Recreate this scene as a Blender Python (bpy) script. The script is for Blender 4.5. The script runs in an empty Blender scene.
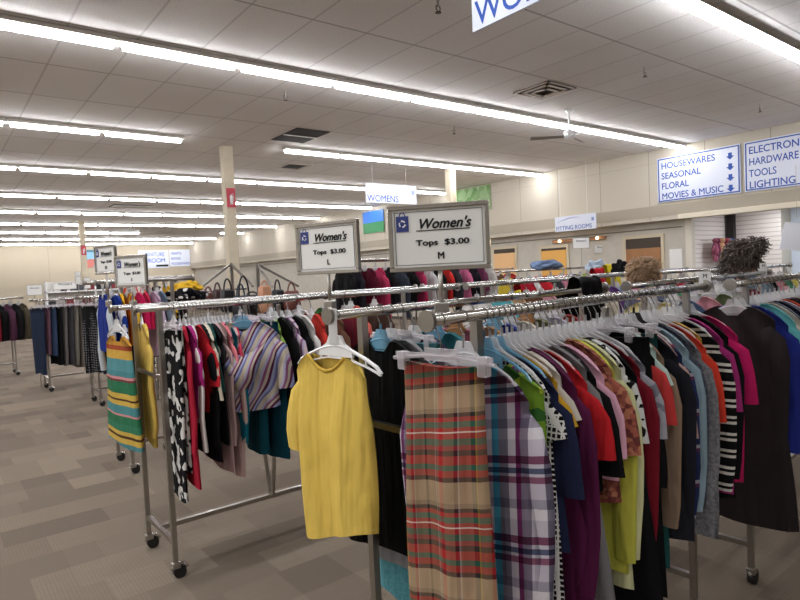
import bpy, bmesh, math, random
from mathutils import Vector, Matrix, Euler
random.seed(7)
PI = math.pi
sc = bpy.context.scene
COL = bpy.context.collection
D = bpy.data

# ------------------------------------------------------------------ materials
def lin(c):
    c = c / 255.0
    return c / 12.92 if c <= 0.04045 else ((c + 0.055) / 1.055) ** 2.4
def rgb(c):
    return (lin(c[0]), lin(c[1]), lin(c[2]), 1.0)
MATS = {}
class N:
    """small node-tree helper"""
    def __init__(s, name):
        s.m = D.materials.new(name); s.m.use_nodes = True
        s.t = s.m.node_tree; s.n = s.t.nodes; s.b = s.n['Principled BSDF']
    def add(s, kind, **kw):
        n = s.n.new('ShaderNode' + kind)
        for k, v in kw.items():
            if k in n.inputs.keys(): n.inputs[k].default_value = v
            else: setattr(n, k, v)
        return n
    def link(s, a, b): s.t.links.new(a, b)
    def math(s, op, a, b=None, c=None):
        n = s.n.new('ShaderNodeMath'); n.operation = op
        for i, v in enumerate((a, b, c)):
            if v is None: continue
            if isinstance(v, (int, float)): n.inputs[i].default_value = v
            else: s.link(v, n.inputs[i])
        return n.outputs[0]
    def mix(s, f, a, b, mode='MIX'):
        n = s.n.new('ShaderNodeMix'); n.data_type = 'RGBA'; n.blend_type = mode
        for sock, v in ((n.inputs[0], f), (n.inputs[6], a), (n.inputs[7], b)):
            if isinstance(v, (int, float)): sock.default_value = v
            elif isinstance(v, tuple): sock.default_value = v
            else: s.link(v, sock)
        return n.outputs[2]
    def xyz(s, kind='Object'):
        tc = s.n.new('ShaderNodeTexCoord'); sp = s.n.new('ShaderNodeSeparateXYZ')
        s.link(tc.outputs[kind], sp.inputs[0]); return tc.outputs[kind], sp.outputs
    def ramp(s, fac, stops, interp='CONSTANT'):
        n = s.n.new('ShaderNodeValToRGB'); cr = n.color_ramp; cr.interpolation = interp
        while len(cr.elements) < len(stops): cr.elements.new(0.5)
        for e, (p, c) in zip(cr.elements, stops): e.position = p; e.color = c
        s.link(fac, n.inputs[0]); return n.outputs[0]
    def noise(s, vec, scale, detail=2, out=0):
        n = s.add('TexNoise', Scale=scale, Detail=detail); s.link(vec, n.inputs['Vector']); return n.outputs[out]
    def bump(s, h, strength=0.3, dist=0.01):
        n = s.add('Bump', Strength=strength, Distance=dist); s.link(h, n.inputs['Height']); s.link(n.outputs[0], s.b.inputs['Normal'])
    def base(s, c):
        if isinstance(c, tuple): s.b.inputs['Base Color'].default_value = c
        else: s.link(c, s.b.inputs['Base Color'])
    def p(s, **kw):
        for k, v in kw.items(): s.b.inputs[k.replace('_', ' ')].default_value = v
        return s

def solid(name, c, rough=0.6, metal=0.0, spec=0.5, var=0.0):
    if name in MATS: return MATS[name]
    n = N(name)
    n.p(Roughness=rough, Metallic=metal); n.b.inputs['Specular IOR Level'].default_value = spec
    if var:
        v, _ = n.xyz()
        f = n.noise(v, 6, 3)
        n.base(n.mix(n.math('MULTIPLY', f, var), rgb(c), rgb(tuple(x * .55 for x in c))))
    else: n.base(rgb(c))
    MATS[name] = n.m
    return n.m

def fabric_finish(n, v, col, rough=.92, wr=1.0):
    oi = n.n.new('ShaderNodeObjectInfo')
    cb = n.n.new('ShaderNodeCombineXYZ'); rn = n.math('MULTIPLY', oi.outputs['Random'], 40.0)
    for k in range(3): n.link(rn, cb.inputs[k])
    av = n.n.new('ShaderNodeVectorMath'); n.link(v, av.inputs[0]); n.link(cb.outputs[0], av.inputs[1])
    mp = n.add('Mapping'); mp.inputs['Scale'].default_value = (1, 17, 2.2); n.link(av.outputs[0], mp.inputs[0])
    mp2 = n.add('Mapping'); mp2.inputs['Scale'].default_value = (1, 9, 7); mp2.inputs['Rotation'].default_value = (.6, 0, 0); n.link(av.outputs[0], mp2.inputs[0])
    wv = n.math('ADD', n.math('MULTIPLY', n.noise(mp.outputs[0], 1, 2), 1.6), n.math('MULTIPLY', n.noise(mp2.outputs[0], 1, 2), .9))
    dark = n.mix(n.math('MULTIPLY', n.noise(mp.outputs[0], 1, 2), .45), col, n.mix(.45, col, (0, 0, 0, 1)))
    n.base(n.mix(.08, dark, (0, 0, 0, 1)))
    n.p(Roughness=rough)
    n.b.inputs['Specular IOR Level'].default_value = .15
    fine = n.noise(v, 260, 1)
    n.bump(n.math('ADD', n.math('MULTIPLY', wv, wr), n.math('MULTIPLY', fine, .04)), .8, .022)

def fabric(c, pat=None, cols=None, scale=1.0):
    key = ('fab', c, pat, str(cols), scale)
    if key in MATS: return MATS[key]
    n = N('fabric_' + (pat or 'plain'))
    v, o = n.xyz()
    base = rgb(c)
    if pat is None: col = base
    elif pat == 'heather':
        col = n.mix(n.ramp(n.noise(v, 90 * scale, 2), [(.38, (0,)*3 + (1,)), (.62, (1,)*3 + (1,))], 'LINEAR'), base, rgb(cols[0]))
    elif pat == 'hstripe':
        w = n.math('MULTIPLY_ADD', n.noise(v, 4, 1), .02, o[2])
        f = n.math('FRACT', n.math('MULTIPLY', w, scale))
        k = len(cols); col = n.ramp(f, [(i / k, rgb(x)) for i, x in enumerate(cols)])
    elif pat == 'vstripe':
        f = n.math('FRACT', n.math('MULTIPLY', n.math('MULTIPLY_ADD', n.noise(v, 3, 1), .05, o[1]), scale))
        k = len(cols); col = n.ramp(f, [(i / k, rgb(x)) for i, x in enumerate(cols)])
    elif pat == 'swirl':
        a = n.math('MULTIPLY_ADD', o[2], .75, n.math('MULTIPLY', o[1], 1.2))
        a = n.math('ADD', a, n.math('MULTIPLY', n.noise(v, 3.2, 1), .28))
        f = n.math('FRACT', n.math('MULTIPLY', a, scale))
        k = len(cols); col = n.ramp(f, [(i / k, rgb(x)) for i, x in enumerate(cols)])
    elif pat == 'plaid':     # cols = (vertical list, horizontal list) of (pos, colour)
        fv = n.math('FRACT', n.math('MULTIPLY', o[1], scale))
        fh = n.math('FRACT', n.math('MULTIPLY', n.math('MULTIPLY_ADD', o[1], -.16, n.math('MULTIPLY_ADD', o[2], -1.0, -.125)), scale))
        cv = n.ramp(fv, [(p_, rgb(x)) for p_, x in cols[0]]); ch = n.ramp(fh, [(p_, rgb(x)) for p_, x in cols[1]])
        col = n.mix(.5, cv, ch) if len(cols) < 3 else n.mix(cols[2], cv, ch, cols[3])
    elif pat == 'blot':
        f = n.noise(v, 14 * scale, 1); col = n.ramp(f, [(0, base), (.54, rgb(cols[0]))])
    elif pat == 'floral':
        t = n.add('TexVoronoi', Scale=22 * scale); n.link(v, t.inputs['Vector'])
        sp = n.n.new('ShaderNodeSeparateColor'); n.link(t.outputs['Color'], sp.inputs[0])
        cs = [c] + list(cols); col = n.ramp(sp.outputs[0], [(i / len(cs), rgb(x)) for i, x in enumerate(cs)])
    elif pat == 'dots':
        t = n.add('TexVoronoi', Scale=38 * scale, Randomness=.15); n.link(v, t.inputs['Vector'])
        col = n.ramp(t.outputs['Distance'], [(0, rgb(cols[0])), (.33, base)])
    elif pat == 'net':
        t = n.add('TexVoronoi', feature='DISTANCE_TO_EDGE', Scale=46 * scale, Randomness=.1); n.link(v, t.inputs['Vector'])
        col = n.ramp(t.outputs['Distance'], [(0, rgb(cols[0])), (.16, base)])
    elif pat == 'bands':     # explicit bands by height below the rail: cols = [(depth, colour)...]
        f = n.math('MULTIPLY', o[2], -1.0)
        col = n.ramp(f, [(p_, rgb(x)) for p_, x in cols])
    fabric_finish(n, v, col)
    MATS[key] = n.m
    return n.m

chrome = solid('chrome', (205, 203, 200), .16, 1.0)
chrome_dull = solid('brushed_chrome', (176, 172, 166), .32, 1.0)
wire = solid('hook_wire', (150, 148, 146), .25, 1.0)
white_plastic = solid('white_plastic', (240, 240, 240), .35)
black_rubber = solid('black_rubber', (22, 22, 23), .55)
paper = solid('sign_paper', (236, 235, 232), .7)
ink = solid('black_ink', (16, 16, 18), .7)
blue_ink = solid('blue_ink', (38, 82, 174), .6)
navy_logo = solid('navy_logo', (50, 64, 132), .6)

def clear_plastic(name, tint, opa=.5):
    n = N(name)
    n.base(rgb(tint)); n.p(Roughness=.18)
    tr = n.add('BsdfTransparent'); tr.inputs[0].default_value = (.93, .93, .94, 1)
    mx = n.n.new('ShaderNodeMixShader'); lw = n.add('LayerWeight', Blend=.35)
    f = n.math('MINIMUM', n.math('MULTIPLY_ADD', lw.outputs['Facing'], .75, opa), 1.0)
    n.link(f, mx.inputs[0]); n.link(tr.outputs[0], mx.inputs[1]); n.link(n.b.outputs[0], mx.inputs[2])
    n.link(mx.outputs[0], n.n['Material Output'].inputs[0])
    return n.m
CLEAR = clear_plastic('clear_plastic', (238, 237, 238), .33)
CLEAR_B = clear_plastic('clear_blue_plastic', (120, 175, 205), .55)

def m_emit(name, c, s):
    n = N(name); n.base(rgb(c)); n.b.inputs['Emission Color'].default_value = rgb(c); n.b.inputs['Emission Strength'].default_value = s
    return n.m

# ------------------------------------------------------------------ mesh helpers
def obj(name, bm, mat=None, parent=None, smooth=False, loc=None, rotz=None):
    me = D.meshes.new(name)
    if isinstance(bm, bmesh.types.BMesh):
        bmesh.ops.recalc_face_normals(bm, faces=bm.faces)
        bm.to_mesh(me); bm.free()
    else:
        me.from_pydata(bm[0], [], bm[1])
    if smooth:
        me.polygons.foreach_set('use_smooth', [True] * len(me.polygons))
    o = D.objects.new(name, me); COL.objects.link(o)
    if mat: me.materials.append(mat)
    if parent: o.parent = parent
    if loc is not None: o.location = loc
    if rotz is not None: o.rotation_euler = (0, 0, rotz)
    return o
def tag(o, label, cat, group=None, kind=None):
    if label: o['label'] = label
    if cat: o['category'] = cat
    if group: o['group'] = group
    if kind: o['kind'] = kind
    return o
def thing(name, label, cat, loc=(0, 0, 0), rotz=0, group=None):
    o = D.objects.new(name, None); COL.objects.link(o); o.empty_display_size = .1
    o.location = loc; o.rotation_euler = (0, 0, rotz)
    return tag(o, label, cat, group)
def struct(name, bm, mat, **k):
    o = obj(name, bm, mat, **k); o['kind'] = 'structure'; return o
def copy_tree(o, parent=None):
    c = o.copy(); COL.objects.link(c); c.parent = parent
    for ch in list(o.children): copy_tree(ch, c)
    return c
def B(): return bmesh.new()
def box(bm, a, b, bevel=0):
    c = [(a[i] + b[i]) / 2 for i in range(3)]; s = [abs(b[i] - a[i]) for i in range(3)]
    r = bmesh.ops.create_cube(bm, size=1, matrix=Matrix.Translation(c) @ Matrix.Diagonal((*s, 1)))
    if bevel:
        es = {e for v in r['verts'] for e in v.link_edges}
        bmesh.ops.bevel(bm, geom=list(es), offset=bevel, segments=2, affect='EDGES', profile=.5)
    return bm
def quad(bm, pts):
    bm.faces.new([bm.verts.new(p) for p in pts]); return bm
def tube(bm, pts, r, seg=6, caps=True, closed=False):
    pts = [Vector(p) for p in pts]; rings = []; prev = None
    n = len(pts)
    for i, p in enumerate(pts):
        if closed: t = pts[(i + 1) % n] - pts[i - 1]
        else: t = pts[min(i + 1, n - 1)] - pts[max(i - 1, 0)]
        t.normalize()
        if prev is None:
            a = t.orthogonal().normalized()
        else:
            a = prev - t * prev.dot(t)
            a = a.normalized() if a.length > 1e-5 else t.orthogonal().normalized()
        prev = a; b = t.cross(a)
        rr = r[i] if isinstance(r, (list, tuple)) else r
        rings.append([bm.verts.new(p + (a * math.cos(2 * PI * k / seg) + b * math.sin(2 * PI * k / seg)) * rr) for k in range(seg)])
    for i in range(n if closed else n - 1):
        A, C = rings[i], rings[(i + 1) % n]
        for k in range(seg):
            bm.faces.new((A[k], A[(k + 1) % seg], C[(k + 1) % seg], C[k]))
    if caps and not closed:
        bm.faces.new(rings[0][::-1]); bm.faces.new(rings[-1])
    return bm
def cyl(bm, a, b, r, seg=16): return tube(bm, [a, b], r, seg)
def sqbar(bm, a, b, w):
    """square steel bar from a to b"""
    a, b = Vector(a), Vector(b); t = (b - a).normalized()
    up = Vector((0, 0, 1)) if abs(t.z) < .9 else Vector((1, 0, 0))
    s = t.cross(up).normalized(); u = s.cross(t); h = w / 2
    va = [bm.verts.new(a + s * x * h + u * y * h) for x, y in ((-1, -1), (1, -1), (1, 1), (-1, 1))]
    vb = [bm.verts.new(b + s * x * h + u * y * h) for x, y in ((-1, -1), (1, -1), (1, 1), (-1, 1))]
    for k in range(4): bm.faces.new((va[k], va[(k + 1) % 4], vb[(k + 1) % 4], vb[k]))
    bm.faces.new(va[::-1]); bm.faces.new(vb)
    return bm
def ball(bm, c, r, sx=1, sy=1, sz=1, sub=2):
    bmesh.ops.create_icosphere(bm, subdivisions=sub, radius=r, matrix=Matrix.Translation(c) @ Matrix.Diagonal((sx, sy, sz, 1)))
    return bm

def text(s, width, mat, parent, loc, rot=(PI / 2, 0, 0), align='CENTER', bold=0.0, shear=0.0, height=None, name='lettering', sx=1.0):
    cu = D.curves.new('lettering_curve', 'FONT'); cu.body = s; cu.align_x = align; cu.shear = shear; cu.size = 1; cu.extrude = 0.002
    cu.resolution_u = 4
    t = D.objects.new('lettering_tmp', cu); COL.objects.link(t)
    dg = bpy.context.evaluated_depsgraph_get()
    me = D.meshes.new_from_object(t.evaluated_get(dg)); D.objects.remove(t); D.curves.remove(cu)
    if bold:
        base = [(v.co.copy(), ) for v in me.vertices]; fl = [tuple(p_.vertices) for p_ in me.polygons]; nv_ = len(base)
        vs_, fs_ = [], []
        for k_, (ox, oy) in enumerate(((0, 0), (bold, 0), (-bold, 0), (0, bold), (0, -bold))):
            vs_ += [(q_[0].x + ox, q_[0].y + oy, q_[0].z + .0004 * k_) for q_ in base]; fs_ += [tuple(a_ + nv_ * k_ for a_ in f_) for f_ in fl]
        me = D.meshes.new('lettering'); me.from_pydata(vs_, [], fs_)
    xs = [v.co.x for v in me.vertices]; ys = [v.co.y for v in me.vertices]
    k = height / (max(ys) - min(ys)) if height else width / (max(xs) - min(xs))
    kx = k * sx if not (height and width) else width / (max(xs) - min(xs))
    for v in me.vertices: v.co = (v.co.x * kx, v.co.y * k, v.co.z * .4)
    me.materials.clear(); me.materials.append(mat); me.name = name
    o = D.objects.new(name, me); COL.objects.link(o); o.parent = parent; o.location = loc; o.rotation_euler = rot
    return o

ORD = ['', 'first', 'second', 'third', 'fourth', 'fifth', 'sixth', 'seventh', 'eighth', 'ninth', 'tenth', 'eleventh', 'twelfth', 'thirteenth', 'fourteenth', 'fifteenth', 'sixteenth', 'seventeenth', 'eighteenth', 'nineteenth', 'twentieth']

# ------------------------------------------------------------------ camera (solved from the vanishing points)
F, PITCH, ROLL, YAW, EYE = 603.8, .0444, -.0478, .6636, 1.6
fw = Vector((math.sin(YAW) * math.cos(PITCH), math.cos(YAW) * math.cos(PITCH), -math.sin(PITCH)))
r0 = Vector((math.cos(YAW), -math.sin(YAW), 0)); u0 = r0.cross(fw)
rr = r0 * math.cos(ROLL) + u0 * math.sin(ROLL); uu = -r0 * math.sin(ROLL) + u0 * math.cos(ROLL)
cam = D.cameras.new('camera'); cam.sensor_width = 36; cam.lens = F / 800 * 36; cam.clip_end = 200; cam.clip_start = .05
co = D.objects.new('camera', cam); COL.objects.link(co)
co.matrix_world = Matrix(((rr.x, uu.x, -fw.x, 0), (rr.y, uu.y, -fw.y, 0), (rr.z, uu.z, -fw.z, EYE), (0, 0, 0, 1)))
sc.camera = co

# ------------------------------------------------------------------ room shell
XR, YB, ZC, XL, YF = 12.65, 36.6, 4.0, -9.0, -7.0
XLOW = 12.9          # wall under the soffit
def floor_mat():
    n = N('carpet_tiles'); v, o = n.xyz()
    # carpet tiles of two sizes, turned at random and shaded at random
    def cell(sx, sy, off, ang=0):
        yy = n.math('MULTIPLY', o[1], 1 / sy); row = n.math('FLOOR', yy)
        sh = n.math('MULTIPLY', n.math('FRACT', n.math('MULTIPLY', row, .37)), 1.0)
        xx = n.math('ADD', n.math('MULTIPLY', o[0], 1 / sx), sh); cx = n.math('FLOOR', xx)
        cb = n.n.new('ShaderNodeCombineXYZ'); n.link(cx, cb.inputs[0]); n.link(row, cb.inputs[1]); cb.inputs[2].default_value = off
        w = n.n.new('ShaderNodeTexWhiteNoise'); w.noise_dimensions = '3D'; n.link(cb.outputs[0], w.inputs[0])
        return w.outputs[0]
    a = cell(.62, .30, 1.3)
    b = cell(.31, .60, 4.1)
    c1 = n.ramp(a, [(0, rgb((97, 87, 77))), (.3, rgb((112, 101, 89))), (.55, rgb((126, 114, 101))), (.8, rgb((141, 129, 114)))])
    c2 = n.ramp(b, [(0, rgb((101, 91, 80))), (.5, rgb((119, 108, 95))), (.8, rgb((137, 125, 110)))])
    col = n.mix(.4, c1, c2)
    # ribs, direction depends on the tile
    rx = n.math('SINE', n.math('MULTIPLY', o[0], 330)); ry = n.math('SINE', n.math('MULTIPLY', o[1], 330))
    sel = n.math('GREATER_THAN', a, .5)
    rib = n.math('ADD', n.math('MULTIPLY', rx, sel), n.math('MULTIPLY', ry, n.math('SUBTRACT', 1.0, sel)))
    mp = n.add('Mapping'); mp.inputs['Scale'].default_value = (3, 40, 1); n.link(v, mp.inputs[0])
    st = n.noise(mp.outputs[0], 1.2, 4)
    col = n.mix(n.math('MULTIPLY_ADD', rib, .07, .1), col, rgb((84, 72, 62)))
    col = n.mix(n.math('MULTIPLY', st, .42), col, rgb((96, 82, 70)))
    col = n.mix(n.math('MULTIPLY', n.noise(v, 420, 1), .3), col, rgb((150, 138, 124)))
    n.base(col); n.p(Roughness=.95); n.b.inputs['Specular IOR Level'].default_value = .12
    n.bump(n.math('ADD', n.math('MULTIPLY', rib, .3), n.noise(v, 300, 1)), .35, .004)
    return n.m
def grid_line(n, coord, period, off, w):
    f = n.math('FRACT', n.math('MULTIPLY', n.math('SUBTRACT', coord, off), 1 / period))
    d = n.math('MINIMUM', f, n.math('SUBTRACT', 1.0, f))
    return n.math('LESS_THAN', d, w / period / 2)
def ceiling_mat():
    n = N('ceiling_tiles'); v, o = n.xyz()
    lx = grid_line(n, o[0], .61, 3.0, .022); ly = grid_line(n, o[1], 1.22, 4.95, .024)
    l = n.math('MAXIMUM', n.math('MULTIPLY', lx, .55), ly)
    cx = n.math('FLOOR', n.math('MULTIPLY', n.math('SUBTRACT', o[0], 3.0), 1 / .61)); cy = n.math('FLOOR', n.math('MULTIPLY', n.math('SUBTRACT', o[1], 4.95), 1 / 1.22))
    cb = n.n.new('ShaderNodeCombineXYZ'); n.link(cx, cb.inputs[0]); n.link(cy, cb.inputs[1])
    w = n.n.new('ShaderNodeTexWhiteNoise'); n.link(cb.outputs[0], w.inputs[0])
    tile = n.mix(n.math('MULTIPLY', w.outputs[0], .35), rgb((244, 241, 238)), rgb((228, 224, 221)))
    sp = n.ramp(n.noise(v, 70, 4), [(.35, (0, 0, 0, 1)), (.6, (1, 1, 1, 1))], 'LINEAR')
    tile = n.mix(n.math('MULTIPLY', sp, .16), tile, rgb((140, 132, 126)))
    st = n.ramp(n.noise(v, .6, 2), [(.5, (0, 0, 0, 1)), (.72, (1, 1, 1, 1))], 'LINEAR')
    tile = n.mix(n.math('MULTIPLY', st, .15), tile, rgb((190, 178, 166)))
    n.base(n.mix(n.math('MULTIPLY', l, .6), tile, rgb((140, 134, 130)))); n.p(Roughness=.9)
    n.b.inputs['Specular IOR Level'].default_value = .1
    n.bump(n.noise(v, 120, 3), .2, .01)
    return n.m
def panel_wall(name, c, ax, period, off, zline=None, dark=(150, 140, 122)):
    n = N(name); v, o = n.xyz()
    l = grid_line(n, o[ax], period, off, .02)
    if zline: l = n.math('MAXIMUM', l, n.math('MULTIPLY', n.math('COMPARE', o[2], zline, .008), .4))
    col = n.mix(n.math('MULTIPLY', n.noise(v, .8, 3), .25), rgb(c), rgb(tuple(x * .86 for x in c)))
    n.base(n.mix(n.math('MULTIPLY', l, .7), col, rgb(dark))); n.p(Roughness=.75)
    n.b.inputs['Specular IOR Level'].default_value = .25
    return n.m
beige = (204, 196, 180)
W_R = panel_wall('right_wall_panels', beige, 1, 1.22, 9.53, 3.72)
W_B = panel_wall('back_wall_paint', (198, 186, 164), 0, 2.44, .3)
W_P = solid('plain_wall_paint', (206, 199, 186), .8, var=.3)
struct('floor', quad(B(), [(XL, YF, 0), (17, YF, 0), (17, YB, 0), (XL, YB, 0)]), floor_mat())
struct('ceiling', quad(B(), [(XL, YF, ZC), (XL, YB, ZC), (17, YB, ZC), (17, YF, ZC)]), ceiling_mat())
struct('wall_back', quad(B(), [(XL, YB, 0), (17, YB, 0), (17, YB, ZC), (XL, YB, ZC)]), W_B)
struct('wall_left', quad(B(), [(XL, YF, 0), (XL, YB, 0), (XL, YB, ZC), (XL, YF, ZC)]), W_P)
struct('wall_front', quad(B(), [(XL, YF, 0), (XL, YF, ZC), (17, YF, ZC), (17, YF, 0)]), W_P)
b = B()
quad(b, [(XR, YF, 2.47), (XR, YB, 2.47), (XR, YB, ZC), (XR, YF, ZC)])
quad(b, [(XR, YF, 2.47), (XLOW + .1, YF, 2.47), (XLOW + .1, YB, 2.47), (XR, YB, 2.47)])
struct('wall_right', b, W_R)
OPY = 6.35            # edge of the opening into the slatwall room
b = box(B(), (XLOW, OPY, 0), (XLOW + .1, YB, 2.47))
struct('wall_right_lower', b, W_P)
struct('trim_1', box(B(), (XR - .012, YF, 2.56), (XR - .001, YB, 2.80)), solid('shaded_band_paint', (172, 163, 146), .8))  # band of darker paint along the upper wall
struct('trim_2', box(B(), (XR - .04, YF, 2.46), (XR + .06, OPY + .1, 2.565), .008), solid('cream_trim', (232, 222, 200), .6))
struct('trim_3', box(B(), (XLOW - .03, OPY - .06, 0), (XLOW + .12, OPY + .08, 2.46), .006), solid('opening_jamb', (222, 215, 200), .6))
struct('trim_4', box(B(), (XLOW - .015, OPY + .15, 2.30), (XLOW - .001, 33, 2.325)), solid('thin_wall_line', (120, 110, 96), .7))
# slatwall room beyond the opening
def slat_mat():
    n = N('white_slatwall'); v, o = n.xyz()
    l = grid_line(n, o[2], .10, .02, .016)
    n.base(n.mix(n.math('MULTIPLY', l, .6), rgb((240, 231, 226)), rgb((168, 150, 142)))); n.p(Roughness=.6)
    return n.m
SL = slat_mat()
struct('wall_slat_side', quad(B(), [(XLOW, OPY + .02, 0), (14.75, OPY + .02, 0), (14.75, OPY + .02, 2.7), (XLOW, OPY + .02, 2.7)]), SL)
struct('wall_slat_back', quad(B(), [(14.75, 5.25, 0), (14.75, OPY + .02, 0), (14.75, OPY + .02, 2.7), (14.75, 5.25, 2.7)]), SL)
struct('wall_room_back', quad(B(), [(15.3, YF, 0), (15.3, 5.25, 0), (15.3, 5.25, 2.7), (15.3, YF, 2.7)]), panel_wall('pale_blue_cabinet_panels', (214, 222, 236), 1, .9, .2, 1.98, (150, 158, 176)))
struct('wall_room_return', quad(B(), [(14.75, 5.25, 0), (15.3, 5.25, 0), (15.3, 5.25, 2.7), (14.75, 5.25, 2.7)]), W_P)
struct('ceiling_room', quad(B(), [(XR + .05, YF, 2.7), (15.4, YF, 2.7), (15.4, OPY + .05, 2.7), (XR + .05, OPY + .05, 2.7)]), solid('room_ceiling_paint', (226, 222, 214), .8))
struct('trim_5', box(B(), (14.6, 6.18, 0), (14.74, 6.33, 2.6)), solid('dark_corner_post', (34, 29, 28), .6))
# doors of the fitting rooms in the lower right wall
wood = solid('door_wood', (176, 122, 74), .5, var=.6)
glow = (250, 205, 130)
def door(i, y0, y1, top, pan, pan_top, dark):
    fr = struct('door_%d' % i, B(), None)
    bm = B(); w = .07
    for a, c in (((XLOW - .03, y0 - w, 0), (XLOW + .01, y0, top + w)), ((XLOW - .03, y1, 0), (XLOW + .01, y1 + w, top + w)), ((XLOW - .03, y0, top), (XLOW + .01, y1, top + w))): box(bm, a, c)
    obj('door_frame', bm, solid('door_frame_paint', (206, 193, 166), .6), fr)
    obj('door_recess', box(B(), (XLOW - .012, y0, 0), (XLOW - .004, y1, top)), dark, fr)  # flat dark sheet, its colour stands for the shade inside the doorway
    if pan: 
        d = obj('door_panel', box(B(), (XLOW - .035, y0 + .01, .02), (XLOW - .014, y1 - .01, pan_top)), pan, fr)
        obj('door_handle', ball(B(), (XLOW - .07, y0 + .1, 1.0), .03), chrome, d, True)
dk = solid('dark_recess', (72, 62, 52), .8)
door(1, 6.98, 7.84, 2.13, wood, 1.9, dk)
door(2, 9.5, 10.3, 2.06, solid('lit_yellow_panel', (226, 170, 84), .6), 2.0, dk)  # warm light of the opening put into the panel's yellow
door(3, 11.2, 12.0, 2.14, solid('lit_peach_panel', (232, 186, 132), .6), 2.02, dk)  # peach colour carries the opening's warm light, nothing here glows
door(4, 12.7, 13.6, 2.1, None, 0, dk)
struct('baseboard_right', box(B(), (XLOW - .02, OPY + .1, 0), (XLOW, YB, .1)), solid('dark_baseboard', (70, 60, 52), .7))

# ------------------------------------------------------------------ ceiling lights
TUBE = m_emit('lit_tube', (249, 250, 255), 33.0)
hous = solid('light_housing', (226, 222, 214), .5)
bm = B()
prof = [(-.06, .0), (-.085, -.05), (.085, -.05), (.06, .0)]
L0 = 1.205
va = [bm.verts.new((0, y, z)) for y, z in prof]; vb = [bm.verts.new((L0, y, z)) for y, z in prof]
for k in range(4): bm.faces.new((va[k], va[(k + 1) % 4], vb[(k + 1) % 4], vb[k]))
bm.faces.new(va[::-1]); bm.faces.new(vb)
hm = obj('housing', bm, hous)
bm = B()
prof = [(-.046, 0), (-.052, -.022), (-.04, -.046), (0, -.055), (.04, -.046), (.052, -.022), (.046, 0)]
va = [bm.verts.new((.042, y, z - .0505)) for y, z in prof]; vb = [bm.verts.new((L0 - .042, y, z - .0505)) for y, z in prof]
for k in range(7): bm.faces.new((va[k], va[(k + 1) % 7], vb[(k + 1) % 7], vb[k]))
bm.faces.new(va[::-1]); bm.faces.new(vb)
tm = obj('tube', bm, TUBE, hm)
proto_light = thing('ceiling_light', '', 'ceiling light'); hm.parent = proto_light; tm.parent = proto_light
first = True
rows = [2.74, 6.29, 9.97, 13.5, 17.3, 20.9, 24.6, 28.2, 31.8, 35.4]
rowname = ['nearest', 'second nearest', 'third nearest', 'fourth nearest', 'fifth nearest', 'sixth nearest', 'seventh nearest', 'fourth farthest', 'third farthest', 'second farthest', 'farthest']
rowname = ['nearest', 'second', 'third', 'fourth', 'fifth', 'sixth', 'seventh', 'third farthest', 'second farthest', 'farthest']
for ri, y in enumerate(rows):
    xmin = {0: 4.4, 1: .3, 2: .0}.get(ri, 1.0 + .06 * y - 1.0)
    x = (12.60 if ri in (1, 2) else 12.50) - 1.22; k = 0
    while x > xmin - 1.2:
        if ri == 2 and 3.6 < x + .6 < 5.4: x = 3.47 - 1.22
        k += 1
        skip = ri == 7 and 8.2 < x + .6 < 11.2
        if not skip:
            if first: o = proto_light; first = False
            else: o = copy_tree(proto_light)
            o.location = (x, y, ZC - .006)
            o['label'] = 'glowing white fluorescent strip in the %s ceiling row, %s from the right wall' % (rowname[ri], ORD[k])
            o['category'] = 'ceiling light'; o['group'] = 'fluorescent strips on the ceiling'
        x -= 1.22
# real lamps for the part of the store outside the frame
def area(name, loc, sx, sy, e, rot=(0, 0, 0), c=(.97, .98, 1)):
    l = D.lights.new(name, 'AREA'); l.shape = 'RECTANGLE'; l.size = sx; l.size_y = sy; l.energy = e; l.color = c
    o = D.objects.new(name, l); COL.objects.link(o); o.location = loc; o.rotation_euler = rot
    return o
for i, y in enumerate([-4.6, -.9]): area('store_lamp_behind', (-2.5, y, 3.9), 11, .12, 100)
for i, y in enumerate(rows[:7]): area('store_lamp_side', (-4.2, y, 3.9), 8, .12, 110)
area('store_lamp_near', (-1.6, 2.74, 3.9), 10, .12, 110)
area('slat_room_lamp', (14.0, 3.0, 2.66), .8, 5.0, 75, c=(.92, .96, 1))
area('fitting_lamp', (12.6, 10.0, 2.3), .1, 3.0, 6, rot=(0, PI / 2, 0), c=(1, .75, .45))

# ceiling furniture
def vent():
    t = thing('ceiling_vent', 'square chrome air vent with stepped louvres in the ceiling', 'vent', (6.8, 5.28, ZC))
    bm = B(); s = .30
    obj('vent_backing', box(B(), (-s, -s, -.012), (s, s, -.002)), solid('vent_dark', (60, 52, 48), .8), t)
    for k, q in enumerate((.3, .22, .14)):
        bm = B(); z = -.02 - .012 * k
        for a, c in (((-q, -q, z), (q, -q + .03, z + .015)), ((-q, q - .03, z), (q, q, z + .015)), ((-q, -q, z), (-q + .03, q, z + .015)), ((q - .03, -q, z), (q, q, z + .015))): box(bm, a, c)
        obj('louvre', bm, solid('vent_metal', (178, 168, 160), .4, .5), t)
    return t
vent()
t = thing('ceiling_opening', 'dark missing ceiling tile beside the column', 'ceiling hole', (5.13, 9.08, ZC))
obj('hole_panel', box(B(), (-.31, -.46, -.012), (.31, .46, -.002)), solid('hole_dark', (46, 40, 38), .9), t)
obj('cross_bar', box(B(), (-.31, -.02, -.02), (.31, .02, -.012)), hous, t)
t = thing('return_grille', 'small dark grille in the far left ceiling', 'vent', (5.0, 19.3, ZC))
obj('grille_panel', box(B(), (-.55, -.3, -.02), (.55, .3, -.002)), solid('hole_dark', (46, 40, 38), .9), t)
t2 = thing('return_grille', 'small grey air grille in the ceiling right of the missing tile', 'vent', (6.35, 11.6, ZC))
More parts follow.
